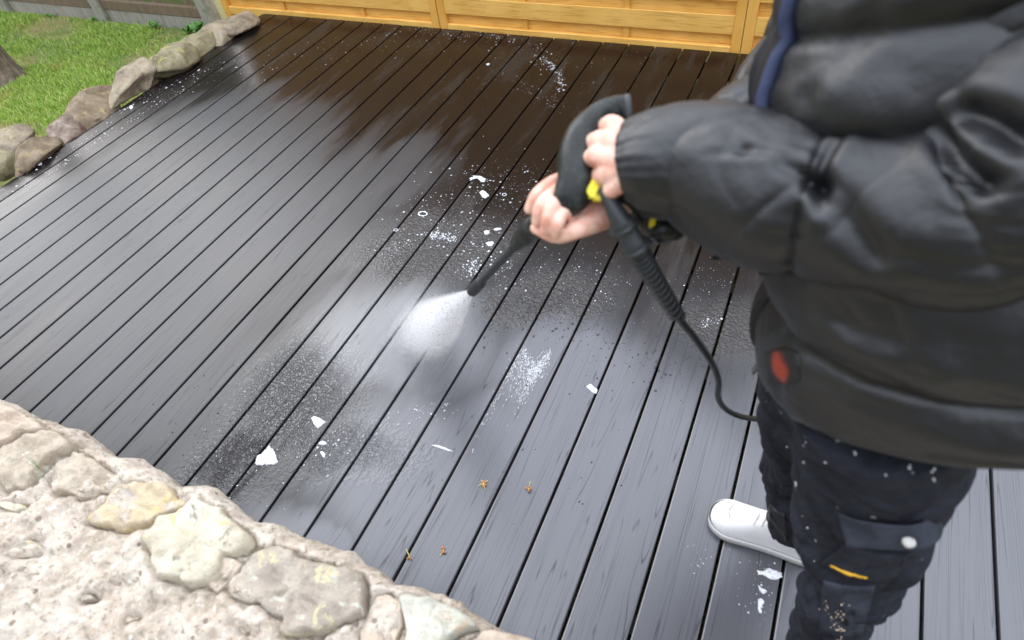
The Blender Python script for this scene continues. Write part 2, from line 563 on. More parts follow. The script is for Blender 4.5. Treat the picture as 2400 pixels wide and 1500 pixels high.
# ---- bark, leaves, litter
t = NT('bark')
p = t.pos()
n = t.noise(t.vm('MULTIPLY', p, (1, 1, 0.3)), 38.0, 7, 0.7)
c = t.ramp(n, [(0.3, (0.06, 0.045, 0.03)), (0.5, (0.17, 0.13, 0.09)), (0.72, (0.33, 0.27, 0.20))])
c = t.mix(t.mr(t.noise(p, 9.0, 5), 0.6, 0.7), c, (0.16, 0.17, 0.07))
t.set('Base Color', c); t.set('Roughness', 0.9); t.set('Normal', t.bump(n, 0.9, 0.02))
M['bark'] = t.m
M['leaf'] = simple('weed_leaf', (0.10, 0.24, 0.035), 0.5, var=0.35, vs=40)
M['petal'] = simple('brown_petal', (0.33, 0.13, 0.045), 0.6, var=0.5, vs=300)
M['stalk'] = simple('pale_green_stalk', (0.42, 0.40, 0.12), 0.6)
# ---- foam, water
t = NT('soap_foam')
p = t.pos()
t.set('Base Color', t.mix(t.mr(t.noise(p, 240.0, 3), 0.35, 0.65), (0.38, 0.39, 0.41), (0.70, 0.71, 0.73)))
t.set('Roughness', 0.4); t.set('Normal', t.bump(t.voro(p, 320.0), 0.5, 0.002))
M['foam'] = t.m
t = NT('water_bead'); t.set('Base Color', (0.03, 0.03, 0.033)); t.set('Roughness', 0.06); t.set('IOR', 1.5)
M['bead'] = t.m

# ---- clothing, skin, plastics
t = NT('black_puffer_nylon')
p = t.pos()
w = t.noise(p, 42.0, 5, 0.6, 0.8)
w2 = t.noise(p, 8.0, 4, 0.55, 0.8)
rg = t.mr(t.ma('ABSOLUTE', t.ma('SUBTRACT', t.noise(p, 16.0, 3, 0.5, 0.6), 0.5)), 0.0, 0.10)
t.set('Base Color', t.mix(t.mr(w2, 0.3, 0.7), (0.0040, 0.0042, 0.0054), (0.0058, 0.0061, 0.0077)))
t.set('Roughness', 0.50); t.set('IOR', 1.58)
t.set('Normal', t.bump(t.noise(p, 900.0, 1), 0.06, 0.0005, t.bump(w, 0.06, 0.008, t.bump(rg, 0.05, 0.012, t.bump(w2, 0.15, 0.03)))))
M['nylon'] = t.m
t = NT('navy_canvas')
p = t.pos()
w = t.noise(p, 22.0, 5, 0.6, 0.4)
wv = t.noise(p, 500.0, 2)
c = t.mix(t.mr(w, 0.35, 0.7), (0.0085, 0.0095, 0.014), (0.018, 0.02, 0.028))
sc = t.noise(t.vm('ADD', p, (3.0, 1.0, 2.0)), 48.0, 4, 0.6)
c = t.mix(t.mr(sc, 0.70, 0.73), c, (0.40, 0.42, 0.42))
t.set('Base Color', c); t.set('Roughness', 0.85); t.set('Specular IOR Level', 0.25)
t.set('Normal', t.bump(wv, 0.2, 0.001, t.bump(w, 0.5, 0.02)))
M['canvas'] = t.m
M['canvas_grey'] = simple('faded_navy_canvas', (0.026, 0.030, 0.040), 0.85, 0.25, (60, 0.3, 0.004), 0.35, 30)
M['shirt'] = simple('black_jersey', (0.010, 0.010, 0.012), 0.8, 0.2, (30, 0.3, 0.01))
M['placket'] = simple('black_zip_placket', (0.012, 0.012, 0.014), 0.55, 0.4)
M['ziptape'] = simple('blue_zip_tape', (0.035, 0.048, 0.105), 0.6)
t = NT('faded_orange_red_print')
p = t.pos()
dd = t.ma('ADD', t.vm('DISTANCE', p, tuple(P(1832, 860, .755))), t.ma('MULTIPLY', t.ma('SUBTRACT', t.noise(p, 60.0, 4), 0.5), 0.022))
t.set('Base Color', t.mix(t.mr(dd, 0.009, 0.026), (0.30, 0.034, 0.012), (0.006, 0.0058, 0.0068)))
t.set('Roughness', 0.55)
M['patch'] = t.m
t = NT('skin')
p = t.pos()
c = t.mix(t.mr(t.noise(p, 45.0, 4), 0.35, 0.65), (0.66, 0.31, 0.22), (0.79, 0.50, 0.39))
t.set('Base Color', c); t.set('Roughness', 0.5); t.set('Subsurface Weight', 0.12)
t.set('Subsurface Radius', (0.01, 0.004, 0.002)) if False else None
t.b.inputs['Subsurface Radius'].default_value = (0.012, 0.005, 0.003)
t.set('Subsurface Scale', 0.4)
t.set('Normal', t.bump(t.noise(p, 150.0, 4, 0.65), 0.30, 0.0018))
M['skin'] = t.m
M['hair'] = simple('dark_brown_hair', (0.03, 0.02, 0.012), 0.5, bump=(120, 0.6, 0.004))
t = NT('black_textured_plastic')
p = t.pos()
n = t.noise(p, 48.0, 5, 0.65, 0.4)
t.set('Base Color', t.mix(t.mr(n, 0.45, 0.68), (0.008, 0.009, 0.008), (0.032, 0.038, 0.035)))
t.set('Roughness', t.mr(n, 0.35, 0.65, 0.28, 0.5)); t.set('IOR', 1.38); t.set('Normal', t.bump(t.noise(p, 240.0, 3), 0.3, 0.002))
M['plastic'] = t.m
M['rubber'] = simple('black_rubber', (0.022, 0.025, 0.027), 0.5, 0.5, (200, 0.12, 0.001))
M['hose'] = simple('black_hose_rubber', (0.012, 0.014, 0.013), 0.38, 0.5)
M['yellow_plastic'] = simple('yellow_plastic', (0.80, 0.66, 0.02), 0.4)
M['shoe'] = simple('white_leather', (0.70, 0.70, 0.70), 0.45, var=0.03, vs=30, bump=(90, 0.08, 0.002))
M['sole'] = simple('white_rubber_sole', (0.55, 0.55, 0.54), 0.6)
M['metal'] = simple('worn_metal', (0.36, 0.345, 0.31), 0.42, bump=(200, 0.2, 0.001))
M['metal'].node_tree.nodes['Principled BSDF'].inputs['Metallic'].default_value = 0.85
M['zipmetal'] = simple('dark_zip_metal', (0.06, 0.06, 0.06), 0.35)
M['accent'] = simple('yellow_accent_fabric', (0.66, 0.36, 0.02), 0.7)
M['paint'] = simple('dried_paint', (0.50, 0.53, 0.52), 0.7, var=0.2, vs=200)
M['paint_tan'] = simple('dried_beige_paint', (0.48, 0.38, 0.27), 0.7, var=0.2, vs=200)
M['joist'] = simple('dark_joist', (0.03, 0.025, 0.02), 0.9)

# ================================================================== GROUND
LZ = -0.15
gm = MB()
N = 60
xs = np.concatenate([np.linspace(-60, -7, 8), np.linspace(-6.5, -2.5, 50), np.linspace(-2, 60, 14)])
ys = np.concatenate([np.linspace(-60, -4, 8), np.linspace(-3.5, 1, 46), np.linspace(2, 60, 8)])
gv, gf = [], []
for y in ys:
    for x in xs:
        z = LZ - 0.012
        if -6.6 < x < -2.7: z += 0.02 * nz((x, y, 0), 1.7) + 0.008 * nz((x, y, 3), 7)
        gv.append((x, y, z))
nx = len(xs)
for j in range(len(ys) - 1):
    for i in range(nx - 1):
        gf.append((j * nx + i, j * nx + i + 1, (j + 1) * nx + i + 1, (j + 1) * nx + i))
g = put('ground', mesh_from('ground', gv, gf), M['soil']); tag(g, kind='structure')

# ================================================================== DECK
X0, PITCH, NB = -2.662, 0.15, 38
DY0, DY1 = -3.10, -0.004
deck = empty('deck', (-0.5, -1.5, 0)); tag(deck, kind='structure')


def plank_mesh(w, name):
    """a board with rounded long edges, its top at z = 0"""
    h, r = 0.023, 0.0035
    prof = [(-w / 2, -h), (-w / 2, -r), (-w / 2 + r * 0.3, -r * 0.3), (-w / 2 + r, 0), (w / 2 - r, 0), (w / 2 - r * 0.3, -r * 0.3), (w / 2, -r), (w / 2, -h)]
    n = len(prof)
    v = [(x, y, z) for y in (DY0, DY1) for x, z in prof]
    f = [(i, (i + 1) % n, n + (i + 1) % n, n + i) for i in range(n)] + [tuple(range(n - 1, -1, -1)), tuple(range(n, 2 * n))]
    return mesh_from(name, v, f, False)


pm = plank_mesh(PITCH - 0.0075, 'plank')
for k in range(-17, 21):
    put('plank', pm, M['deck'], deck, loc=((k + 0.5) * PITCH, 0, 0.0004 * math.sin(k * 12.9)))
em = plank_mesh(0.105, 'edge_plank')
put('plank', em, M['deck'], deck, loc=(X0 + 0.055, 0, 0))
jb = MB()
for y in np.arange(-2.9, 0, 0.4):
    jb.box((0.2, y, -0.062), (5.7, 0.045, 0.075))
jb.build('joist', M['joist'], deck)
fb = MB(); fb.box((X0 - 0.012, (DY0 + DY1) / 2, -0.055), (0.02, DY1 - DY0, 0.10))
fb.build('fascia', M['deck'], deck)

# ================================================================== YELLOW FENCE
def yellow_panel(xa, xb, battens, label):
    r = empty('fence_panel', (xa, 0.04, -0.1)); tag(r, label, 'fence panel', 'yellow timber fence panels behind the deck')
    zb, zt = -0.09, 1.72
    def stick(name, x0, x1, y0, y1, z0, z1, mat, bev=0.002):
        m = MB(); m.box(((x0 + x1) / 2, (y0 + y1) / 2, (z0 + z1) / 2), (x1 - x0, y1 - y0, z1 - z0))
        return m.build(name, mat, r, bevel=bev)
    sw = 0.05
    stick('stile', xa, xa + sw, 0.012, 0.057, zb, zt, M['yellow_up'])
    stick('stile', xb - sw, xb, 0.012, 0.057, zb, zt, M['yellow_up'])
    a, b = xa + sw + 0.001, xb - sw - 0.001
    stick('bottom_rail', a, b, 0.014, 0.055, -0.03, 0.020, M['yellow'])
    stick('top_rail', a, b, 0.014, 0.055, zt - 0.045, zt - 0.001, M['yellow'])
    for x in battens:
        stick('batten', x - 0.016, x + 0.016, 0.026, 0.042, 0.021, zt - 0.046, M['yellow_up'], 0.001)
    z = 0.0215; k = 0
    while z < zt - 0.2:
        # back slat behind the battens, front slat proud of them
        stick('slat', a, b, 0.0435, 0.0525, z - (0.0 if k == 0 else 0.015), z + 0.080, M['yellow'], 0.001)
        stick('slat', a, b, 0.0155, 0.0245, z + 0.064, z + 0.159, M['yellow'], 0.001)
        z += 0.166; k += 1
    return r


yellow_panel(-3.065, -1.232, (-2.50, -1.82), 'yellow fence panel at the far left corner of the deck beside the concrete post')
yellow_panel(-1.226, 0.596, (-0.645, -0.028), 'middle yellow fence panel behind the wettest far end of the deck')
yellow_panel(0.602, 2.424, (1.2, 1.81), 'yellow fence panel rising beside the black jacket sleeve at the right')
yellow_panel(2.430, 4.252, (3.0, 3.6), 'yellow fence panel hidden behind the person at the far right end')

# ================================================================== OLD FENCE
of = empty('old_fence', (-5.0, 0.03, LZ)); tag(of, 'weathered green mossy timber fence on a concrete base behind the lawn', 'fence')
post_x = [-8.2, -6.95, -5.70, -4.42, -3.20]
for x in post_x:
    m = MB(); m.box((x, -0.015, LZ + 0.88), (0.10, 0.10, 1.8))
    m.build('concrete_post', M['concrete'], of, bevel=0.012)
for xa, xb in zip(post_x[:-1], post_x[1:]):
    a, b = xa + 0.052, xb - 0.052
    m = MB(); m.box(((a + b) / 2, -0.005, LZ + 0.03), (b - a, 0.045, 0.11)); m.build('gravel_board', M['concrete'], of, bevel=0.006)
    m = MB(); m.box(((a + b) / 2, -0.012, LZ + 0.124), (b - a, 0.04, 0.075)); m.build('rail', M['old_rail'], of, bevel=0.004)
    n = int((b - a) / 0.105)
    bw = (b - a) / n
    for i in range(n):
        x = a + (i + 0.5) * bw
        m = MB()
        R = Euler((0, 0, math.radians(3.5))).to_matrix()
        zt = 0.72 + random.uniform(-0.006, 0.006)
        m.box((x, 0.022 + 0.001 * (i % 2), LZ + 0.14 + zt), (bw * 1.06, 0.012, 2 * zt - 0.0), R)
        m.build('board', M['old_board'], of, bevel=0.0015, seg=1)

# ================================================================== LAWN
def lawn_z(x, y):
    return LZ - 0.012 + 0.02 * nz((x, y, 0), 1.7) + 0.008 * nz((x, y, 3), 7)


nblade = 210000
bx = rng.uniform(-6.4, -2.72, nblade); by = rng.uniform(-2.9, -0.05, nblade)
dens = np.array([nz((x, y, 9), 2.1) for x, y in zip(bx, by)])
keep = rng.random(nblade) < np.clip(0.80 + dens * 1.6, 0.06, 1)
bx, by, dens = bx[keep], by[keep], dens[keep]
nb_ = len(bx)
bz = np.array([lawn_z(x, y) for x, y in zip(bx, by)])
hh = rng.uniform(0.012, 0.034, nb_) * (1 + 0.5 * dens)
an = rng.uniform(0, 2 * math.pi, nb_)
wd = rng.uniform(0.0012, 0.0024, nb_)
ln = rng.uniform(0.3, 1.15, nb_) * hh
la = rng.uniform(0, 2 * math.pi, nb_)
cx, sx = np.cos(an) * wd, np.sin(an) * wd
lx, ly = np.cos(la) * ln, np.sin(la) * ln
V = np.zeros((nb_, 5, 3))
V[:, 0] = np.stack([bx - cx, by - sx, bz - 0.004], 1)
V[:, 1] = np.stack([bx + cx, by + sx, bz - 0.004], 1)
V[:, 2] = np.stack([bx - cx * .8 + lx * .35, by - sx * .8 + ly * .35, bz + hh * .6], 1)
V[:, 3] = np.stack([bx + cx * .8 + lx * .35, by + sx * .8 + ly * .35, bz + hh * .6], 1)
V[:, 4] = np.stack([bx + lx, by + ly, bz + hh], 1)
idx = np.arange(nb_)[:, None] * 5
tri = np.concatenate([idx + np.array([0, 1, 3]), idx + np.array([0, 3, 2]), idx + np.array([2, 3, 4])], 1).reshape(-1, 3)
me = bpy.data.meshes.new('grass')
me.vertices.add(nb_ * 5); me.vertices.foreach_set('co', V.ravel())
me.loops.add(len(tri) * 3); me.loops.foreach_set('vertex_index', tri.ravel().astype(np.int32))
me.polygons.add(len(tri)); me.polygons.foreach_set('loop_start', np.arange(len(tri), dtype=np.int32) * 3)
me.update(calc_edges=True)
tone = np.repeat(np.clip(rng.normal(0.45, 0.2, nb_) + (rng.random(nb_) < 0.08) * 0.5, 0, 1), 5)
at = me.attributes.new('tone', 'FLOAT', 'POINT'); at.data.foreach_set('value', tone.astype(np.float32))
go = put('grass', me, M['grass']); tag(go, 'short patchy green lawn grass left of the deck', 'grass', kind='stuff')


def leaf_clump(x, y, z, n, size, label):
    m = MB()
    for i in range(n):
        a = random.uniform(0, 6.28); el = random.uniform(0.2, 1.2)
        L = size * random.uniform(0.5, 1.1); w = L * 0.30
        d = Vector((math.cos(a) * math.cos(el), math.sin(a) * math.cos(el), math.sin(el)))
        s = Vector((-math.sin(a), math.cos(a), 0)) * w
        o = Vector((x, y, z)) + Vector((random.gauss(0, size * .45), random.gauss(0, size * .15), random.uniform(0, size * 0.6)))
        up = Vector((0, 0, 1)) * L * 0.12
        m.add([o, o + d * L * .5 + s - up, o + d * L, o + d * L * .5 - s - up, o + d * L * .5 + up * .5], [(0, 1, 4), (1, 2, 4), (2, 3, 4), (3, 0, 4)])
    o = m.build('weed', M['leaf'], None, smooth=False)
    return tag(o, label, 'weed', 'weeds along the foot of the old fence')


for (u, v, s, n, lab) in ((372, 50, 0.045, 40, 'leafy weed sprouting against the concrete base right of the middle post'),
                       (516, 38, 0.065, 70, 'tallest leafy weed at the concrete post beside the yellow fence'),
                       (455, 56, 0.04, 40, 'bluish green weed between the fence posts near the rocks'),
                       (440, 66, 0.035, 40, 'low weed just behind the farthest rocks'),
                       (230, 36, 0.03, 40, 'small weed tuft left of the middle concrete post'),
                       (130, 24, 0.03, 36, 'small weed tuft at the far left of the old fence')):
    p = G(u, v + 10, LZ)
    leaf_clump(p.x, min(p.y, -0.07), LZ, n, s, lab)

# ================================================================== TREE
tb = G(13, 182, LZ)
tree = empty('tree', (tb.x, tb.y, LZ)); tag(tree, 'rough barked tree trunk standing in the lawn at the left edge', 'tree')


def bark_d(s, th, p, L):
    return 0.012 * fbm((p[0], p[1], p[2] * 0.35), 22, 4) + 0.03 * max(0, 1 - s / 0.16) ** 2 * (1 + 0.8 * math.sin(th * 5 + 1))


v, f = loft([tb + Vector((0, 0, -0.05)), tb + Vector((-0.01, 0.0, 0.25)), tb + Vector((-0.06, 0.02, 0.9)), tb + Vector((-0.05, 0.05, 1.7))], [0.125, 0.105, 0.095, 0.085], [0.125, 0.105, 0.095, 0.085], (0, 1, 0), 90, 48, bark_d)
MB().add(v, f).build('trunk', M['bark'], tree, True)
for a, b in (((-0.05, 0.05, 1.62), (0.35, 0.3, 2.5)), ((-0.05, 0.05, 1.6), (-0.5, 0.2, 2.6)), ((-0.05, 0.05, 1.6), (-0.1, -0.35, 2.7))):
    a, b = tb + Vector(a), tb + Vector(b)
    v, f = loft([a, (a + b) / 2 + Vector((0, 0, .08)), b], [0.06, 0.045, 0.02], [0.06, 0.045, 0.02], (0.1, 1, 0.2), 30, 16, lambda s, th, p, L: 0.006 * fbm(p, 25, 3))
    MB().add(v, f).build('limb', M['bark'], tree, True)

# ================================================================== UNSEEN BLOCKER BEHIND THE WALL
light_blocker = empty('light_blocker', (0, -8.2, LZ)); tag(light_blocker, 'unseen dark brick shell added behind the stone wall to darken the jacket', 'light_blocker')  # unseen brick shell, added to cut the light on the jacket's near side
m = MB(); m.box((0, -8.4, 1.95), (14, 0.3, 4.2)); m.build('light_blocker_wall', simple('light_blocker_brick', (0.085, 0.055, 0.042), 0.85, 0.3, (30, 0.4, 0.01), 0.3, 12), light_blocker)
m = MB(); m.box((0, -8.35, 4.14), (14.4, 0.7, 0.18)); m.build('light_blocker_eave', M['placket'], light_blocker)
for x in (-2.6, 1.4):
    m = MB(); m.box((x, -8.24, 1.3), (1.3, 0.06, 1.2)); w_ = m.build('light_blocker_window', M['sole'], light_blocker, bevel=0.01)
    m = MB(); m.box((x, -8.206, 1.3), (1.14, 0.02, 1.04)); m.build('light_blocker_pane', simple('light_blocker_glass', (0.01, 0.012, 0.013), 0.05), w_)

# ================================================================== BORDER ROCKS
def rock(c, size, rot, seed, mat, label, name='border_rock', facet=0.35, sub=4, group='rocks edging the deck along the lawn'):
    bm = bmesh.new(); bmesh.ops.create_icosphere(bm, subdivisions=sub, radius=1.0)
    rr = random.Random(seed)
    planes = []
    for i in range(9):
        n = Vector((rr.gauss(0, 1), rr.gauss(0, 1), rr.gauss(0, 1))).normalized()
        planes.append((n, rr.uniform(0.50, 0.86)))
    R = Euler(rot).to_matrix()
    for v in bm.verts:
        p = v.co.copy()
        for n, d in planes:
            e = p.dot(n) - d
            if e > 0: p -= n * e * (0.55 + facet)
        p *= 1 + 0.13 * nz(p, 1.6, seed) + 0.07 * nz(p, 4.0, seed) + 0.03 * nz(p, 11, seed)
        p = Vector((p.x * size[0], p.y * size[1], p.z * size[2]))
        v.co = R @ p
    me = bpy.data.meshes.new(name); bm.to_mesh(me); bm.free()
    me.polygons.foreach_set('use_smooth', [True] * len(me.polygons))
    o = put(name, me, mat, None, loc=c)
    return tag(o, label, 'rock', group)


def Z(x, y): return G(x / 3, y / 3, 0.05)


RX = X0 - 0.03
def rk(u, v, h, size, rot, seed, mat, label, facet=0.35):
    size = (size[0], size[1], size[2] * 0.80)
    h -= 0.02
    p = G(u, v, h)
    return rock(p, size, rot, seed, M[mat], label, facet=facet)


# sighted centre of the visible face, height of that centre
rk(-6, 385, 0.05, (0.105, 0.115, 0.095), (0, 0.2, 0.3), 3, 'rk_olive', 'smooth rounded olive grey boulder cut by the left edge of the picture', 0.1)
rk(78, 366, 0.03, (0.115, 0.185, 0.105), (0.1, 0.35, 0.25), 11, 'rk_brown', 'large rounded brown rock beside the olive boulder')
rk(20, 334, 0.07, (0.13, 0.15, 0.06), (0.1, 0.2, 0.2), 17, 'rk_grey', 'flat pale rock lying behind the large brown rock')
rk(172, 312, 0.0, (0.125, 0.275, 0.085), (0.0, 0.40, 0.10), 23, 'rk_red', 'long low rock with a dark wet red face and pale pink top', 0.6)
rk(225, 258, 0.03, (0.13, 0.235, 0.095), (0.05, 0.40, 0.2), 31, 'rk_brown', 'wedge shaped rock with orange wet stains on its face', 0.6)
rk(300, 204, 0.06, (0.115, 0.235, 0.07), (0.25, 0.25, 0.1), 37, 'rk_grey', 'pointed grey slab rock overhanging the deck edge', 0.65)
rk(402, 150, 0.05, (0.155, 0.205, 0.125), (0.1, 0.2, 0.1), 41, 'rk_olive', 'biggest rounded rock with green and pink lichen midway along the border')
rk(384, 180, -0.02, (0.07, 0.095, 0.06), (0, 0, 0.4), 43, 'rk_grey', 'small rock wedged under the biggest rounded rock')
rk(356, 196, -0.01, (0.06, 0.085, 0.06), (0, 0, 0.4), 47, 'rk_brown', 'small yellow stained rock between slab and biggest rock')
rk(463, 112, 0.04, (0.12, 0.18, 0.085), (0.1, 0.1, 0.1), 53, 'rk_olive', 'mid sized tan rock next up from the biggest rounded rock')
rk(508, 85, 0.04, (0.13, 0.17, 0.075), (0.1, 0.1, 0.3), 59, 'rk_grey', 'second farthest rock, speckled grey brown, before the fence corner')
rk(555, 58, 0.05, (0.14, 0.16, 0.08), (0, 0.1, 0.1), 61, 'rk_grey', 'farthest border rock, against the yellow fence corner')

# ================================================================== STONE WALL IN FRONT
WH = 0.52
wall = empty('stone_wall', (-0.3, -3.4, 0)); tag(wall, 'low mortared stone wall with a sunlit rough top in the foreground', 'stone wall')
RINGS = []          # outlines of the stones, in plan


def outline(px, seed, h=WH):
    pts = [G(u, v, h + 0.01) for u, v in px]
    out = []
    for a, b in zip(pts, pts[1:] + pts[:1]):
        n = max(2, int((b - a).length / 0.006))
        for i in range(n):
            p = a.lerp(b, i / n)
            out.append(Vector((p.x + 0.008 * fbm((p.x, p.y, seed), 26, 4), p.y + 0.008 * fbm((p.x, p.y, seed + 9), 30, 3), 0)))
    # round the corners a little
    m = len(out)
    for _ in range(1):
        out = [(out[i - 1] + out[i] * 2 + out[(i + 1) % m]) / 4 for i in range(m)]
    return out


def wall_stone(px, mat, rise, seed, label=None, tilt=(0.0, 0.0), h=WH):
    """a stone bedded in the wall top"""
    ring = outline(px, seed)
    RINGS.append(np.array([p[:2] for p in ring]))
    n = len(ring)
    c = sum(ring, Vector()) / n
    V, F = [], []
    prof = [(0.10, 1.0), (0.22, 1.0), (0.34, 1.0), (0.46, 1.0), (0.56, 1.0), (0.65, 1.0), (0.73, 1.0), (0.80, 0.99), (0.86, 0.97), (0.91, 0.95), (0.95, 0.90), (0.98, 0.78), (0.995, 0.5), (1.005, 0.0), (1.0, -1.0), (0.97, -2.6)]
    for fr, hz in prof:
        for p in ring:
            x, y = c.x + (p.x - c.x) * fr, c.y + (p.y - c.y) * fr
            z = h - 0.020 + (rise + 0.020) * hz if hz >= 0 else h - 0.020 + 0.02 * hz
            w = min(1, max(0, hz) * 1.3)
            r = 1 - abs(nz((x, y, seed), 8)) * 2
            z += w * (0.016 * fbm((x, y, seed), 11, 3) + 0.010 * fbm((x, y, seed + 2), 36, 5) - 0.009 * max(0, r) ** 3) + tilt[0] * (x - c.x) + tilt[1] * (y - c.y)
            V.append((x, y, z))
    top = np.array(V[:n]).mean(0); V.append(tuple(top))
    for k in range(n):
        F.append((len(V) - 1, k, (k + 1) % n))
    for i in range(len(prof) - 1):
        for k in range(n):
            q = (k + 1) % n
            F.append((i * n + k, (i + 1) * n + k, (i + 1) * n + q, i * n + q))
    me = mesh_from('stone', V, F)
    bm = bmesh.new(); bm.from_mesh(me); bmesh.ops.recalc_face_normals(bm, faces=bm.faces); bm.to_mesh(me); bm.free()
    o = put('stone', me, M[mat], wall)
    if label: o['label'] = label
    return o


wall_stone([(-40, 935), (0, 948), (36, 957), (80, 983), (114, 1012), (84, 1020), (40, 1024), (0, 1044), (-50, 1040)], 'st_pink', 0.030, 1, None, (0, -.1))
wall_stone([(114, 1014), (134, 1013), (164, 1031), (167, 1048), (134, 1062), (96, 1090), (52, 1142), (0, 1142), (-30, 1110), (0, 1052), (60, 1030)], 'st_tan', 0.022, 2, 'grey tan slab with a raised edge', (.1, .1))
wall_stone([(136, 1068), (172, 1052), (215, 1075), (250, 1098), (280, 1126), (246, 1148), (180, 1160), (120, 1150), (100, 1112)], 'st_tan', 0.010, 3)
wall_stone([(186, 1214), (260, 1138), (312, 1129), (376, 1129), (438, 1176), (386, 1196), (346, 1224), (288, 1232), (222, 1228)], 'st_ochre', 0.012, 4, 'flat ochre yellow stone', (0, .05))
wall_stone([(334, 1262), (358, 1222), (402, 1198), (460, 1172), (514, 1186), (554, 1226), (590, 1254), (594, 1282), (560, 1298), (528, 1300), (500, 1362), (430, 1368), (378, 1354), (346, 1318)], 'st_white', 0.026, 5, 'pale lichen covered stone')
wall_stone([(514, 1308), (560, 1302), (566, 1318), (524, 1368), (494, 1390), (474, 1370)], 'st_pink', 0.008, 6)
wall_stone([(526, 1374), (560, 1322), (592, 1288), (656, 1280), (742, 1319), (846, 1342), (862, 1376), (850, 1438), (760, 1478), (668, 1490), (662, 1448), (600, 1418), (530, 1396)], 'st_purple', 0.022, 7, 'large purple grey stone with yellow lichen', (.05, .04))
wall_stone([(870, 1398), (905, 1390), (930, 1396), (938, 1450), (920, 1510), (850, 1520), (830, 1480), (854, 1440)], 'st_pink', 0.006, 8)
wall_stone([(938, 1397), (968, 1390), (1009, 1398), (1056, 1412), (1104, 1444), (1122, 1470), (1060, 1490), (1040, 1530), (950, 1530), (944, 1450)], 'st_green', 0.026, 9, 'greenish grey stone')
wall_stone([(1126, 1474), (1180, 1478), (1250, 1498), (1330, 1540), (1250, 1600), (1100, 1590), (1062, 1530)], 'st_pink', 0.016, 10)
wall_stone([(-260, 930), (-120, 915), (-60, 940), (-70, 1050), (-180, 1080), (-300, 1040)], 'st_purple', 0.025, 11)
for q_, (u, v, r_, m_) in enumerate(((50, 1285, 24, 'st_purple'), (196, 1398, 13, 'st_purple'), (300, 1442, 10, 'st_tan'), (20, 1185, 22, 'st_white'), (560, 1470, 15, 'st_tan'))):
    wall_stone([(u + r_ * 1.5 * math.cos(a) * (1 + .25 * math.sin(a * 3 + q_)), v + r_ * .75 * math.sin(a + .3 * q_) - r_ * .3 * math.cos(a)) for a in np.linspace(0, 2 * math.pi, 9, False)], m_, 0.002, 20 + q_)

NX, NY = 620, 130
wx = np.linspace(-1.3, 1.3, NX); wy = np.linspace(-3.66, -3.125, NY)
GX, GY = np.meshgrid(wx, wy)
near_ring = np.full(GX.shape, 9.0)
for R_ in RINGS:
    for p in R_:
        i0, i1 = np.searchsorted(wx, [p[0] - .03, p[0] + .03]); j0, j1 = np.searchsorted(wy, [p[1] - .03, p[1] + .03])
        if i1 > i0 and j1 > j0:
            d_ = np.hypot(GX[j0:j1, i0:i1] - p[0], GY[j0:j1, i0:i1] - p[1])
            near_ring[j0:j1, i0:i1] = np.minimum(near_ring[j0:j1, i0:i1], d_)
mv, mf = [], []
for j, y in enumerate(wy):
    for i, x in enumerate(wx):
        edge = max(0, 1 + (y + 3.125) / 0.045)
        pit = max(0, nz((x, y, 4), 34) - 0.22)
        z = WH + 0.004 + 0.020 * fbm((x, y, 0), 6, 3) + 0.012 * fbm((x, y, 5), 24, 4) + 0.006 * fbm((x, y, 9), 75, 3) - 0.018 * pit - 0.06 * edge ** 2
        z -= 0.020 * math.exp(-(near_ring[j, i] / 0.0055) ** 2)
        mv.append((x, y + 0.022 * fbm((x, 0, 0), 9, 3) * edge, z))
for j in range(NY - 1):
    for i in range(NX - 1):
        mf.append((j * NX + i, j * NX + i + 1, (j + 1) * NX + i + 1, (j + 1) * NX + i))
base0 = len(mv)
for i, x in enumerate(wx):
    q = mv[(NY - 1) * NX + i]
    for k in range(1, 13):
        zz = q[2] + (-0.14 - q[2]) * k / 12
        mv.append((q[0], q[1] + 0.012 * fbm((x, 0, zz), 14, 3), zz))
for i in range(NX - 1):
    for k in range(12):
        a = (NY - 1) * NX + i if k == 0 else base0 + i * 12 + k - 1
        b = (NY - 1) * NX + i + 1 if k == 0 else base0 + (i + 1) * 12 + k - 1
        mf.append((a, b, base0 + (i + 1) * 12 + k, base0 + i * 12 + k))
MB().add(mv, mf).build('mortar', M['mortar'], wall, True)
ext = MB()
for xa, xb in ((-2.6, -1.295), (1.295, 2.6)):
    ext.box(((xa + xb) / 2, -3.40, 0.19), (xb - xa, 0.53, 0.64))
ext.build('wall_end', M['mortar'], wall, bevel=0.03)

sp = MB()
b0 = G(94, 1100, WH + 0.02)
for i in range(4):
    a = random.uniform(0, 6.28)
    d = Vector((math.cos(a) * 0.012, math.sin(a) * 0.012, 0.035))
    s = Vector((0.0012, 0.0004, 0))
    sp.add([b0 - s, b0 + s, b0 + d * 0.5 + s, b0 + d, b0 + d * .5 - s], [(0, 1, 2, 3, 4)])
tag(sp.build('sprout', M['leaf']), 'tiny green grass sprout in a crack of the foreground wall', 'sprout')

# ================================================================== FOAM, WATER, LITTER ON THE DECK
ico = bmesh.new(); bmesh.ops.create_icosphere(ico, subdivisions=1, radius=1)
IV = np.array([v.co[:] for v in ico.verts]); IF = np.array([[v.index for v in f.verts] for f in ico.faces]); ico.free()


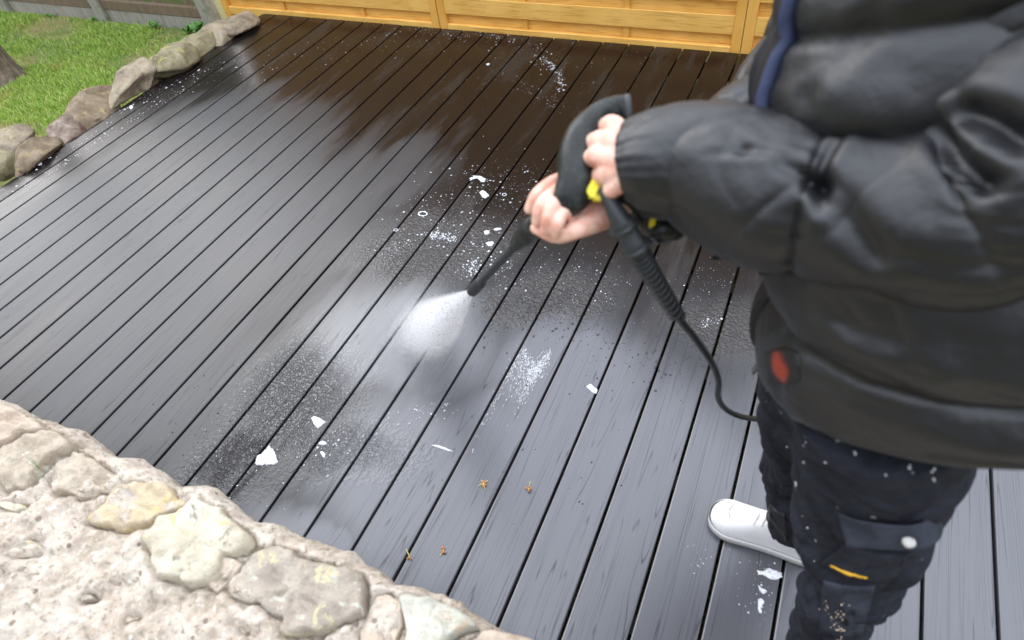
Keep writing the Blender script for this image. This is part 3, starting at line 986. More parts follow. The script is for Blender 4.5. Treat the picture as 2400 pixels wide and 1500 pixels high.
def blobs(name, pts, rad, flat, mat, label, cat, stretch=None):
    n = len(pts)
    pts = np.array(pts); rad = np.array(rad)
    sx = rad * (rng.uniform(0.75, 1.3, n)); sy = rad * (rng.uniform(0.8, 1.5, n) if stretch is None else stretch * rng.uniform(0.6, 1.3, n))
    V = IV[None] * np.stack([sx, sy, rad * flat], 1)[:, None, :] + pts[:, None, :]
    F = (IF[None] + (np.arange(n) * len(IV))[:, None, None]).reshape(-1, 3)
    me = bpy.data.meshes.new(name)
    me.vertices.add(n * len(IV)); me.vertices.foreach_set('co', V.ravel())
    me.loops.add(F.size); me.loops.foreach_set('vertex_index', F.ravel().astype(np.int32))
    me.polygons.add(len(F)); me.polygons.foreach_set('loop_start', np.arange(len(F), dtype=np.int32) * 3)
    me.update(calc_edges=True)
    me.polygons.foreach_set('use_smooth', [True] * len(F))
    o = put(name, me, mat)
    return tag(o, label, cat, kind='stuff')


def on_board(x, y):
    f = (x / PITCH) % 1.0
    return DY0 < y < DY1 - 0.01 and x > X0 + 0.01 and 0.04 < f < 0.96


fp, fr = [], []
def scatter(px, n, spread, rmin, rmax, pw=3.0):
    """foam specks along a sighted line on the deck"""
    P_ = [G(u, v) for u, v in px]
    L = [0]
    for a, b in zip(P_[:-1], P_[1:]): L.append(L[-1] + (b - a).length)
    for _ in range(int(n * 0.75)):
        s = random.uniform(0, L[-1])
        k = max(i for i in range(len(L)) if L[i] <= s); k = min(k, len(P_) - 2)
        q = P_[k].lerp(P_[k + 1], (s - L[k]) / max(1e-6, L[k + 1] - L[k]))
        x, y = q.x + random.gauss(0, spread), q.y + random.gauss(0, spread)
        if not on_board(x, y): continue
        fp.append((x, y, 0.0006)); fr.append(0.8 * rmin + (rmax * 0.72 - 0.8 * rmin) * random.random() ** (pw * 1.3))


# along the rocks
scatter([(10, 445), (90, 385), (200, 330), (290, 255), (420, 190), (560, 140)], 420, 0.05, 0.0016, 0.011, 5)
scatter([(0, 470), (120, 400), (230, 330), (330, 270), (440, 205)], 300, 0.02, 0.002, 0.008, 4)
scatter([(300, 250), (480, 180), (700, 130), (900, 95)], 260, 0.12, 0.0015, 0.006, 5)
# far wet end
scatter([(930, 65), (1080, 75), (1180, 85), (1280, 130), (1320, 200)], 420, 0.05, 0.0016, 0.008, 4)
scatter([(1250, 125), (1270, 140), (1290, 150), (1320, 200), (1310, 215)], 140, 0.012, 0.002, 0.009, 3)
scatter([(1220, 195), (1270, 225), (1330, 260)], 110, 0.03, 0.0014, 0.005, 4)
scatter([(1100, 100), (1250, 180), (1400, 160), (1480, 210)], 320, 0.22, 0.0012, 0.005, 6)
scatter([(850, 80), (1000, 110), (1130, 80)], 200, 0.12, 0.0012, 0.006, 5)
# beyond the lance
scatter([(960, 490), (1050, 450), (1150, 430), (1200, 470)], 500, 0.11, 0.0012, 0.008, 6)
scatter([(900, 560), (1000, 520), (1100, 520), (1180, 560)], 420, 0.09, 0.0012, 0.008, 6)
scatter([(1050, 560), (1130, 600), (1200, 680)], 260, 0.06, 0.0015, 0.007, 5)
scatter([(1005, 550), (1030, 553), (1070, 560)], 260, 0.014, 0.0015, 0.006, 2)
scatter([(1105, 610), (1112, 630), (1095, 640)], 150, 0.018, 0.0015, 0.006, 2)
scatter([(880, 600), (960, 570)], 120, 0.03, 0.0012, 0.004, 3)
scatter([(1150, 400), (1280, 440)], 200, 0.09, 0.0012, 0.005, 6)
scatter([(1200, 600), (1320, 640), (1450, 680)], 360, 0.10, 0.0012, 0.005, 5)
# near the wall
scatter([(440, 1140), (560, 1060), (700, 980), (800, 940)], 360, 0.12, 0.0012, 0.004, 5)
scatter([(700, 1080), (800, 1050), (850, 1030)], 90, 0.05, 0.0015, 0.006, 3)
scatter([(880, 990), (960, 970), (1060, 960)], 90, 0.02, 0.0014, 0.005, 3)
scatter([(1640, 760), (1680, 750)], 60, 0.012, 0.0015, 0.006, 3)
scatter([(1560, 700), (1700, 640)], 120, 0.07, 0.0012, 0.004, 5)
scatter([(1760, 1310), (1800, 1380), (1770, 1450)], 60, 0.025, 0.0012, 0.004, 3)
scatter([(1640, 1300), (1650, 1330)], 20, 0.02, 0.001, 0.003, 2)
blobs('foam_flecks', fp, fr, 0.30, M['foam'], 'white soap bubble flecks scattered over the wet deck', 'foam')
# streaky smear of foam on one board
sp_, sr_ = [], []
for _ in range(1500):
    u = random.uniform(-1, 1); w = abs(random.gauss(0, 1)) * (0.5 + 0.8 * abs(math.sin(u * 7)) + (1.1 if u < -.5 else 0))
    if random.random() > 1.1 - 0.5 * abs(u): continue
    q = G(1252 + u * 42 - w * 19, 838 + w * 36 + 16 * math.sin(u * 4 + 1) + random.gauss(0, 9) + u * 6)
    if on_board(q.x, q.y):
        sp_.append((q.x, q.y, 0.0004)); sr_.append(random.uniform(0.0004, 0.0012))
blobs('foam_smear', sp_, sr_, 0.25, M['foam'], 'streaky white foam smear dragged along a board below the jet', 'foam', 4.5)
# clear beads
wp, wr = [], []
def wet(u, v, su, sv, n, rmin, rmax):
    for _ in range(n):
        q = G(random.gauss(u, su), random.gauss(v, sv))
        if on_board(q.x, q.y):
            wp.append((q.x, q.y, 0.0)); wr.append(rmin + (rmax - rmin) * random.random() ** 4)
wet(1280, 710, 90, 45, 900, 0.0012, 0.005)
wet(1520, 820, 120, 50, 420, 0.001, 0.005)
wet(1700, 790, 50, 40, 420, 0.001, 0.004)
wet(1690, 670, 50, 40, 300, 0.001, 0.003)
wet(1200, 690, 50, 30, 200, 0.001, 0.003)
wet(1300, 1110, 120, 60, 40, 0.001, 0.004)
wet(620, 1020, 110, 70, 500, 0.0008, 0.003)
blobs('water_beads', wp, wr, 0.55, M['bead'], 'clear water beads standing on the black boards', 'water beads')


def foam_patch(px, label, th=0.004):
    pts = [G(u, v) for u, v in px]
    c = sum(pts, Vector()) / len(pts)
    n = len(pts) * 5
    ring = catmull([list(p) for p in pts] + [list(pts[0])], n + 1)[:-1]
    V, F = [], []
    for fr_, hz in ((1.03, 0.0002), (1.0, 0.35), (0.9, 0.75), (0.72, 0.95), (0.45, 1.0)):
        for k, p in enumerate(ring):
            w_ = 1 + 0.22 * fbm((p[0], p[1], 0), 110, 3)
            x, y = c.x + (p[0] - c.x) * fr_ * w_, c.y + (p[1] - c.y) * fr_ * w_
            V.append((x, y, th * hz * (1 + 0.7 * nz((x, y, 0), 160))))
    V.append((c.x, c.y, th))
    for i in range(4):
        for k in range(n):
            q = (k + 1) % n
            F.append((i * n + k, i * n + q, (i + 1) * n + q, (i + 1) * n + k))
    for k in range(n):
        F.append((4 * n + k, 4 * n + (k + 1) % n, 5 * n))
    me = mesh_from('foam_patch', V, F)
    bm = bmesh.new(); bm.from_mesh(me); bmesh.ops.recalc_face_normals(bm, faces=bm.faces); bm.to_mesh(me); bm.free()
    return tag(put('foam_patch', me, M['foam']), label, 'foam patch', 'large patches of soap foam on the deck')


foam_patch([(598, 1088), (605, 1070), (622, 1055), (632, 1047), (642, 1060), (650, 1078), (640, 1087), (615, 1091)], 'largest, triangular foam patch lying near the stone wall')
foam_patch([(729, 979), (740, 976), (752, 982), (763, 990), (752, 1000), (744, 1003), (735, 993)], 'angular foam patch upper right of the largest triangular one')
foam_patch([(1101, 419), (1110, 413), (1124, 413), (1135, 418), (1137, 425), (1127, 426), (1122, 420), (1112, 419), (1104, 423)], 'hook shaped foam patch farthest up behind the lance')
foam_patch([(1124, 451), (1132, 447), (1141, 452), (1145, 459), (1135, 465), (1129, 460)], 'solid rounded foam patch just below the hook shaped one')
def foam_ring(u, v, ru, rv, r, label):
    pts = [G(u + ru * math.cos(a), v + rv * math.sin(a), 0.001) for a in np.linspace(0, 2 * math.pi * 0.985, 20)]
    v_, f_ = loft(pts, [r * (1 + .35 * math.sin(k * 1.7)) for k in range(20)], [r * .45] * 20, (0, 0, 1), 70, 10, None, True)
    o = MB().add(v_, f_).build('foam_ring', M['foam'], None, True)
    tag(o, label, 'foam patch', 'large patches of soap foam on the deck')


foam_ring(991, 501, 10, 5, .0032, 'oval ring of foam left of the lance with a hollow middle')
foam_ring(1182, 456, 4.5, 3, .0016, 'tiny foam ring right of the solid rounded patch')
foam_ring(928, 539, 5, 2.5, .0018, 'small foam ring at the board gap left of the oval ring')
foam_patch([(1157, 538), (1165, 535), (1175, 537), (1166, 541), (1159, 541)], 'thin drop of foam beside the far side of the lance')
foam_patch([(1139, 570), (1148, 567), (1157, 568), (1154, 575), (1145, 577)], 'small foam patch close under the lance')
foam_patch([(1134, 543), (1142, 540), (1148, 545), (1143, 550), (1136, 549)], 'small round bubble foam between the lance and the hook patch')
foam_patch([(746, 1039), (755, 1034), (765, 1037), (762, 1043), (750, 1043)], 'small oval foam patch below the angular patch', 0.003)
foam_patch([(749, 1060), (756, 1058), (763, 1066), (758, 1072)], 'smallest foam drop next to the oval patch', 0.003)
foam_patch([(1374, 905), (1383, 901), (1391, 906), (1400, 914), (1396, 921), (1386, 918)], 'lone foam scrap on the smooth boards right of the smear', 0.002)
foam_patch([(1012, 1044), (1025, 1043), (1045, 1050), (1062, 1058), (1045, 1055), (1025, 1048)], 'thin curved thread of foam in the lower middle', 0.0015)
foam_patch([(1775, 1337), (1788, 1338), (1797, 1333), (1815, 1336), (1832, 1345), (1825, 1356), (1808, 1358), (1792, 1349), (1778, 1345)], 'ragged foam splash beside the trouser leg', 0.0015)
foam_patch([(1776, 1375), (1784, 1378), (1797, 1385), (1790, 1392), (1782, 1386)], 'upper small foam splash below the ragged one', 0.0015)
foam_patch([(1778, 1405), (1788, 1402), (1790, 1414), (1783, 1425), (1786, 1438), (1779, 1436), (1776, 1420)], 'lower long foam splash below the ragged one', 0.0015)
foam_patch([(88, 383), (97, 381), (98, 385), (89, 388)], 'largest foam bubble by the brown rock at the left', 0.004)
foam_patch([(303, 250), (310, 247), (312, 252), (305, 255)], 'larger foam bubble by the orange stained rock', 0.004)
foam_patch([(1140, 150), (1147, 149), (1147, 152), (1141, 153)], 'single bright bubble on the brown wet boards', 0.004)


def blossom(u, v, ang, npet, label, stalk=0.024, star=False):
    p = G(u, v)
    r = empty('fallen_blossom', (p.x, p.y, 0)); tag(r, label, 'fallen blossom', 'fallen blossoms on the deck')
    d = Vector((math.cos(ang), math.sin(ang), 0))
    m = MB()
    rr = random.Random(int(u))
    for i in range(npet):
        a = rr.uniform(0, 6.28); L = rr.uniform(0.008, 0.013)
        e = Vector((math.cos(a), math.sin(a), rr.uniform(0.1, 0.8))).normalized()
        s = Vector((-math.sin(a), math.cos(a), 0)) * L * 0.35
        o = Vector((p.x, p.y, 0.003))
        m.add([o, o + e * L * .6 + s, o + e * L, o + e * L * .6 - s, o + e * L * .55 + Vector((0, 0, .002))], [(0, 1, 4), (1, 2, 4), (2, 3, 4), (3, 0, 4)])
    m.build('petals', M['petal'], r)
    m = MB()
    for k in ([0] if not star else [0, 1.3, 2.6, 4.2]):
        dd = Vector((math.cos(ang + k), math.sin(ang + k), 0))
        L = stalk if not star else stalk * .6
        v_, f_ = capsule_chain([(p + Vector((0, 0, .004)), .0022), (p + dd * L * .5 + Vector((0, 0, .003)), .0013), (p + dd * L + Vector((0, 0, .0018)), .0016)], 8, 2)
        m.add(v_, f_)
    m.build('stalk', M['stalk'], r, True)


blossom(1134, 1136, 1.2, 7, 'star shaped brown blossom with yellow green stalks, the left of the upper two', 0.024, True)
blossom(1239, 1148, 1.75, 8, 'brown blossom with its pale stalk pointing away, right of the star shaped one')
blossom(961, 1307, 2.5, 3, 'pale yellow blossom stalk lying across the board gap')
blossom(1040, 1291, -1.7, 7, 'brown blossom with a short stalk pointing to the wall, lower right one', 0.016)

# ================================================================== PERSON
def H(x, y, D): return P(1100 + x / 3, 200 + y / 3, D)      # enlarged sighting of the hands


CREASE = {
    'near': [
        ([(1.014, -2.785, 1.262), (1.009, -2.795, 1.256), (1.006, -2.813, 1.244), (1.008, -2.826, 1.232), (1.013, -2.84, 1.224)], .0115, .0060),
        ([(.82, -2.796, 1.217), (.876, -2.796, 1.226), (.938, -2.793, 1.237), (.977, -2.803, 1.246), (1.003, -2.809, 1.248)], .0034, .0040),
        ([(1.084, -2.795, 1.288), (1.092, -2.806, 1.282), (1.108, -2.827, 1.276), (1.123, -2.851, 1.276)], .017, .009),
        ([(1.101, -2.8, 1.305), (1.116, -2.817, 1.309), (1.135, -2.832, 1.305)], .015, .010),
        ([(1.012, -2.826, 1.233), (1.04, -2.849, 1.217), (1.064, -2.87, 1.2)], .008, .012),
        ([(.907, -2.773, 1.248), (.923, -2.784, 1.242), (.935, -2.793, 1.238)], .005, .006),
        ([(1.012, -2.826, 1.233), (.987, -2.814, 1.239), (.971, -2.809, 1.24)], .007, .006)],
    'far': [],
    'torso': [
        ([(.982, -2.748, 1.276), (.989, -2.752, 1.296), (.996, -2.744, 1.321), (1.001, -2.741, 1.343)], .006, .008),
        ([(1.015, -2.743, 1.362), (1.01, -2.75, 1.336), (1.005, -2.755, 1.312)], .008, .007),
        ([(1.097, -2.864, 1.138), (1.118, -2.877, 1.117), (1.136, -2.891, 1.095)], .007, .010),
        ([(1.051, -2.846, 1.117), (1.075, -2.861, 1.103), (1.105, -2.874, 1.109)], .007, .010),
        ([(1.169, -2.897, 1.09), (1.203, -2.895, 1.083), (1.222, -2.897, 1.089)], .006, .009)]}
CREASE = {k: [([np.array(p) for p in pts], d, w) for pts, d, w in v] for k, v in CREASE.items()}


def crease_d(which, p):
    d = 0.0
    for pts, depth, width in CREASE[which]:
        best = 9
        for a, b in zip(pts[:-1], pts[1:]):
            ab = b - a; t_ = max(0, min(1, np.dot(p - a, ab) / (np.dot(ab, ab) + 1e-12)))
            best = min(best, np.linalg.norm(p - a - ab * t_))
        d += depth * (-math.exp(-(best / width) ** 2) + 0.28 * math.exp(-((best - 2.2 * width) / (1.3 * width)) ** 2))
    return d


def pillow(d, reach):
    q = min(1.0, d / reach)
    return math.sqrt(max(0.0, 1 - (1 - q) ** 2))


def puff(seams, amp, seedv, nrib=22, key=None, reach=0.06):
    def fn(s, th, p, L):
        d = min(abs(s - q) for q in seams)
        v = amp * (pillow(d, reach) - 0.5)
        near = math.exp(-d / 0.022)
        v += 0.0045 * near * noise.noise(Vector((math.cos(th) * nrib * .3 + seedv, math.sin(th) * nrib * .3, s * 5)))
        # soft folds: ridged noise reads as creased down cloth
        q = (p[0] * 1.0, p[1], p[2])
        r1 = 1 - abs(nz(q, 7.5, seedv)) * 2.2
        r2 = 1 - abs(nz(q, 15, seedv + 3)) * 2.2
        v += 0.007 * fbm(q, 6, 2, seedv) - 0.0035 * max(0, r1) ** 6 - 0.0012 * max(0, r2) ** 6
        if key: v += crease_d(key, np.array(p))
        return v
    return fn


person = None
# ---- body: hands and forearms as one fine skin, the rest coarser inside the clothes
hands = MB()
# front hand over the lance grip: four fingers come over from behind, the thumb runs below
wrist = H(1010, 880, 0.805)
fingers = [
    [(H(700, 650, .835), .0115), (H(585, 690, .812), .0105), (H(478, 770, .800), .0093), (H(425, 868, .812), .0078)],
    [(H(705, 725, .815), .0118), (H(590, 770, .785), .0105), (H(505, 850, .778), .0095), (H(478, 955, .790), .0080)],
    [(H(712, 800, .800), .0115), (H(612, 835, .768), .0102), (H(560, 920, .762), .0094), (H(540, 1015, .776), .0078)],
    [(H(730, 880, .790), .0105), (H(660, 905, .764), .0092), (H(622, 975, .760), .0085), (H(608, 1045, .772), .0070)]]
for ch in fingers:
    hands.add(*capsule_chain(ch))
    hands.add(*capsule_chain([(ch[0][0], .0125), (ch[0][0].lerp(wrist, .5), .0165), (wrist, .019)]))
hands.add(*capsule_chain([(wrist, .021), (H(850, 960, .79), .0165), (H(745, 1015, .778), .0125), (H(610, 1055, .788), .0105), (H(470, 1005, .806), .0082)]))
fw = P(1640, 430, 0.86)
hands.add(*capsule_chain([(wrist, .0235), (wrist.lerp(fw, .4), .027), (fw, .034)]))
# near hand: a fist round the trigger grip
w2 = P(1490, 395, 0.715)
kn = [(H(925, 385, .742), .0125), (H(902, 500, .735), .0125), (H(955, 630, .732), .0118), (H(1005, 735, .732), .0105)]
for i, (k, r) in enumerate(kn):
    hands.add(*capsule_chain([(k, r), (k.lerp(w2, .5), .0155), (w2, .020)]))
    u, v = [(925, 385), (902, 500), (955, 630), (1005, 735)][i]
    hands.add(*capsule_chain([(k, r), (H(u - 62, v + 22, .775), r * .9), (H(u - 10, v + 45, .806), r * .82), (H(u + 70, v + 40, .80), r * .72)]))
hands.add(*capsule_chain([(w2, .019), (H(1030, 300, .745), .0135), (H(950, 300, .775), .0115), (H(880, 330, .80), .0095)]))
hands.add(*capsule_chain([(w2, .024), (P(1650, 410, .70), .03), (P(1800, 430, .68), .035)]))
hm = remeshed(hands, 0.0019, 5, 0.5)

HIP, CHEST, NECK = Vector((1.20, -2.69, 0.86)), Vector((1.17, -2.60, 1.22)), Vector((1.10, -2.56, 1.47))
HEADC = Vector((1.035, -2.52, 1.60))
SHN, SHF = Vector((1.20, -2.76, 1.38)), Vector((1.06, -2.40, 1.37))
NEAR_ELB, FAR_ELB = P(2330, 480, .56), P(1850, 190, .93)
KNEE_N, ANK_N = P(1985, 1370, 1.06), P(1908, 1600, 1.38)
KNEE_F, ANK_F = P(1893, 1090, 1.18), P(1870, 1225, 1.43)
rest = MB()
def cc(*a): rest.add(*capsule_chain(a, 20, 5))
cc((HIP, .11), (HIP.lerp(CHEST, .5), .11), (CHEST, .11), (NECK + Vector((0.03, 0, -.10)), .06))
cc((HIP + Vector((0, -.05, 0)), .08), (CHEST + Vector((0.01, -.05, -.03)), .09)); cc((HIP + Vector((0, .05, 0)), .08), (CHEST + Vector((0.01, .05, -.03)), .09))
cc((CHEST, .08), (SHN, .05)); cc((CHEST, .08), (SHF, .05))
cc((NECK + Vector((0, 0, -.08)), .062), (NECK, .057), (HEADC, .06))
cc((HEADC + Vector((0.025, 0, 0.035)), .086), (HEADC + Vector((-.012, .003, .03)), .083))
cc((HEADC + Vector((-.02, 0, -.035)), .066), (HEADC + Vector((-.052, .002, -.075)), .038))
cc((HEADC + Vector((-.088, .004, 0.005)), .010), (HEADC + Vector((-.108, .005, -.022)), .012))
cc((HEADC + Vector((-.085, .005, -.062)), .012), (HEADC + Vector((-.087, -.012, -.062)), .010))
for s in (-1, 1):
    cc((HEADC + Vector((.005, s * .084, .01)), .012), (HEADC + Vector((.014, s * .092, -.005)), .014), (HEADC + Vector((.004, s * .086, -.028)), .009))
cc((SHN, .055), (NEAR_ELB, .042)); cc((NEAR_ELB, .042), (P(1800, 430, .68), .034))
cc((SHF, .055), (FAR_ELB, .042)); cc((FAR_ELB, .042), (fw, .034))
cc((HIP + Vector((0, -.06, -.03)), .075), (P(2045, 1150, .93), .072), (KNEE_N, .052)); cc((KNEE_N, .052), (ANK_N, .036))
cc((HIP + Vector((0, .06, -.03)), .075), (P(1902, 960, 1.0), .055), (KNEE_F, .048)); cc((KNEE_F, .048), (ANK_F, .034))
for a in (ANK_F, ANK_N):
    cc((a, .032), (a + Vector((-.03, 0, -.045)), .026))
rm = remeshed(rest, 0.009, 3, 0.5)
bm = bmesh.new(); bm.from_mesh(hm); bm.from_mesh(rm)
bme = bpy.data.meshes.new('person'); bm.to_mesh(bme); bm.free()
bme.polygons.foreach_set('use_smooth', [True] * len(bme.polygons))
person = put('person', bme, M['skin'])
tag(person, 'person in a black puffer jacket and paint flecked work trousers holding a pressure washer gun', 'person')
hb = MB(); hb.add(*capsule_chain([(HEADC + Vector((.035, 0, 0.05)), .090), (HEADC + Vector((-.012, .002, .062)), .078)], 24, 8))
hb.add(*capsule_chain([(HEADC + Vector((.05, 0, 0.0)), .072), (HEADC + Vector((.055, .002, -.045)), .056)], 20, 6))
hmesh = remeshed(hb, 0.006, 3)
displace(hmesh, lambda p, n: 0.006 * fbm(p, 40, 3))
put('hair', hmesh, M['hair'], person)

# ---- jacket
jacket = empty('jacket'); jacket.parent = person
TA = [Vector((1.225, -2.70, 0.92)), Vector((1.225, -2.70, 0.95)), Vector((1.220, -2.698, 1.02)), Vector((1.20, -2.675, 1.13)), Vector((1.140, -2.62, 1.27)), Vector((1.112, -2.575, 1.40)), Vector((1.10, -2.555, 1.48))]
TRA = [0.188, 0.196, 0.200, 0.19, 0.165, 0.15, 0.09]     # half width (y)
TRB = [0.215, 0.222, 0.225, 0.225, 0.215, 0.15, 0.085]   # half depth (x)
tor_seams = [0.0, 0.11, 0.255, 0.345, 0.425, 0.52, 0.62, 0.8]


def torso_disp(s, th, p, L):
    d = min(abs(s - q) for q in tor_seams)
    v = 0.026 * (pillow(d, 0.055) - 0.5)
    near = math.exp(-d / 0.022)
    v += 0.005 * near * noise.noise(Vector((math.cos(th) * 8, math.sin(th) * 8, s * 4)))
    r1 = 1 - abs(nz((p[0], p[1], p[2] * 1.6), 7.0, 4.0)) * 2.2
    r2 = 1 - abs(nz((p[0], p[1], p[2] * 1.6), 15.0, 8.0)) * 2.2
    v += 0.008 * fbm((p[0], p[1], p[2] * 1.4), 7, 2, 3.0) - 0.0035 * max(0, r1) ** 6 - 0.0015 * max(0, r2) ** 6
    for ts in (-0.25, math.pi + 0.25):       # side seams
        v -= 0.009 * math.exp(-abs(((th - ts + math.pi) % (2 * math.pi) - math.pi)) / 0.045)
    v += crease_d('torso', np.array(p))
    return v


v, f = loft(TA, TRA, TRB, (-1, 0, 0), 150, 150, torso_disp, True, 2.3)
for i_ in range(60):          # the hem rides up towards the back
    for j_ in range(150):
        p_ = v[i_ * 150 + j_]
        v[i_ * 150 + j_] = np.array((p_[0], p_[1], p_[2] + (0.85 * (p_[0] - 1.125)) * (1 - i_ / 60) ** 1.3))
TV = np.array(v[:150 * 150]).reshape(150, 150, 3)
MB().add(v, f).build('jacket_body', M['nylon'], jacket, True)

NEAR = [(1472, 390, .735), (1512, 384, .725), (1620, 386, .708), (1800, 446, .672), (1950, 475, .640), (2150, 520, .590), (2330, 500, .548), (2440, 300, .525), (2440, 60, .530), (2400, -140, .545)]
NRA = [.050, .057, .064, .080, .083, .084, .085, .082, .082, .085]
near_path = [P(*q) for q in NEAR]
v, f = loft(near_path, NRA, NRA, (0, 0, 1), 300, 140, puff([0.0, .215, .36, .50, .64], .013, 1.0, key='near'), True)
MB().add(v, f).build('sleeve', M['nylon'], jacket, True)
FAR = [(1500, 475, .815), (1580, 440, .84), (1705, 345, .88), (1806, 264, .92), (1878, 165, .945), (1955, 30, .95), (2010, -110, .94)]
v, f = loft([P(*q) for q in FAR], [.045, .058, .066, .072, .075, .078, .08], [.045, .058, .066, .072, .075, .078, .08], (0, 0, 1), 150, 90, puff([0.0, .10, .19, .28, .40], .011, 5.0, key='far'), True)
MB().add(v, f).build('sleeve', M['nylon'], jacket, True)


# ---- things sewn on the torso, laid on its cloth
def torso_pt(zh, th, out):
    """a point on the jacket body at height fraction zh (0 hem .. 1 neck) and angle th, lifted by out"""
    fi = zh * 149; i = min(148, int(fi)); a = fi - i
    fj = (th % (2 * math.pi)) / (2 * math.pi) * 150; j = int(fj) % 150; b = fj - int(fj); k = (j + 1) % 150
    p = TV[i, j] * (1 - a) * (1 - b) + TV[i + 1, j] * a * (1 - b) + TV[i, k] * (1 - a) * b + TV[i + 1, k] * a * b
    c = TV[i].mean(0)
    n = p - c; n[2] = 0; n /= np.linalg.norm(n)
    return Vector(p + n * out)


def torso_strip(name, z0, z1, tha, thb, out, thick, mat, nz_=40, nt=6):
    """cloth strip between two edge angle functions"""
    V, F = [], []
    for lay in (out, out - thick):
        for i in range(nz_):
            q = i / (nz_ - 1); zz = z0 + (z1 - z0) * q
            for j in range(nt):
                w = j / (nt - 1)
                V.append(torso_pt(zz, tha(q) * (1 - w) + thb(q) * w, lay))
    n = nz_ * nt
    for i in range(nz_ - 1):
        for j in range(nt - 1):
            a = i * nt + j
            F.append((a, a + 1, a + nt + 1, a + nt)); F.append((n + a, n + a + nt, n + a + nt + 1, n + a + 1))
        for j in (0, nt - 1):
            a = i * nt + j
            F.append((a, a + nt, n + a + nt, n + a) if j == 0 else (a, n + a, n + a + nt, a + nt))
    for i in (0, nz_ - 1):
        for j in range(nt - 1):
            a = i * nt + j
            F.append((a, n + a, n + a + 1, a + 1))
    me = mesh_from(name, V, F)
    bm = bmesh.new(); bm.from_mesh(me); bmesh.ops.recalc_face_normals(bm, faces=bm.faces); bm.to_mesh(me); bm.free()
    return put(name, me, mat, jacket)


HP = math.pi / 2
torso_strip('zip_placket', 0.0, 0.45, lambda q: HP - 0.06, lambda q: HP + 0.14, 0.008, 0.02, M['placket'])
torso_strip('inner_shirt', 0.44, 0.97, lambda q: HP - 0.34 - 0.12 * q, lambda q: HP + 0.24 + 0.20 * q, 0.009, 0.02, M['shirt'])
torso_strip('zip_tape', 0.54, 0.98, lambda q: HP - 0.368 - 0.12 * q, lambda q: HP - 0.350 - 0.12 * q, 0.013, 0.018, M['ziptape'])
torso_strip('front_edge', 0.40, 0.98, lambda q: HP + 0.16 + 0.18 * q, lambda q: HP + 0.30 + 0.20 * q, 0.020, 0.03, M['placket'])
zp = torso_pt(0.0, HP + 0.03, 0.012)
zb = MB()
zb.box(zp + Vector((-.002, 0, -.012)), (.007, .012, .018)); zb.box(zp + Vector((-.004, 0, -.032)), (.004, .008, .018)); zb.box(zp + Vector((-.006, .004, -.052)), (.004, .011, .024), Euler((0.1, 0.2, 0.3)).to_matrix())
zb.build('zip_pull', M['zipmetal'], jacket, bevel=0.0012)
# cord hanging behind the hip
cp = P(2290, 1050, .84)
v, f = capsule_chain([(cp + Vector((0, 0.02, .03)), .004), (P(2275, 1080, .86), .006), (P(2255, 1100, .87), .005), (P(2265, 1112, .87), .004)], 8, 2)
MB().add(v, f).build('drawcord', M['shirt'], jacket, True)
# tab of the far cuff showing under the near sleeve
tb_ = MB(); a, b, c = P(1665, 608, .80), P(1690, 585, .80), P(1735, 610, .80)
o_ = sight(1700, 600).normalized() * 0.02
tb_.add([a, b, c, a + o_, b + o_, c + o_], [(0, 1, 2), (5, 4, 3), (0, 3, 4, 1), (1, 4, 5, 2), (2, 5, 3, 0)])
tb_.build('cuff_tab', M['shirt'], jacket)

# ---- trousers
def leg(path):
    pts = [P(u, v, D) for u, v, D, r in path]; R = [r for *_, r in path]
    return loft(pts, R, R, (-1, 0, 0), 60, 40)


tm = MB()
NEARLEG = [(2075, 930, .80, .118), (2066, 1040, .865, .115), (2036, 1150, .93, .105), (2006, 1260, .99, .095), (1975, 1370, 1.06, .074), (1945, 1470, 1.16, .066), (1915, 1540, 1.26, .066), (1895, 1600, 1.38, .066)]
FARLEG = [(1930, 880, .93, .100), (1902, 960, 1.0, .084), (1893, 1060, 1.13, .082), (1884, 1150, 1.28, .075), (1876, 1205, 1.385, .071), (1870, 1232, 1.435, .070)]
tm.add(*leg(NEARLEG)); tm.add(*leg(FARLEG))
hc = Vector((1.185, -2.69, 0.86))
tm.add(*loft([hc + Vector((0.0, 0, -.08)), hc, hc + Vector((0, 0, .12))], [.13, .15, .15], [.095, .11, .11], (-1, 0, 0), 20, 40))
tme = remeshed(tm, 0.0065, 6, 0.5)


def tr_disp(p, n):
    r1 = 1 - abs(nz((p[0], p[1], p[2] * 2.2), 8.0, 2.0)) * 2.2
    r2 = 1 - abs(nz((p[0], p[1], p[2] * 1.7), 18.0, 5.0)) * 2.2
    k = 1.0 + 1.2 * math.exp(-((p[2] - 0.44) / 0.08) ** 2)
    return k * (0.008 * fbm((p[0], p[1], p[2] * 1.8), 8, 3) - 0.0085 * max(0, r1) ** 3 - 0.004 * max(0, r2) ** 3)


displace(tme, tr_disp)
tro = put('trousers', tme, M['canvas'], person)
from mathutils.bvhtree import BVHTree
TB = BVHTree.FromPolygons([v.co[:] for v in tme.vertices], [p_.vertices[:] for p_ in tme.polygons])


def on_cloth(tree, u, v, lift=0.001):
    d = sight(u, v).normalized()
    h = tree.ray_cast(CAM, d)
    if h[0] is None: return None, None
    return h[0] + h[1] * lift, h[1]


def on_trousers(u, v, lift=0.001):
    d = sight(u, v).normalized()
    h = TB.ray_cast(CAM, d)
    if h[0] is None: return None, None
    return h[0] + h[1] * lift, h[1]


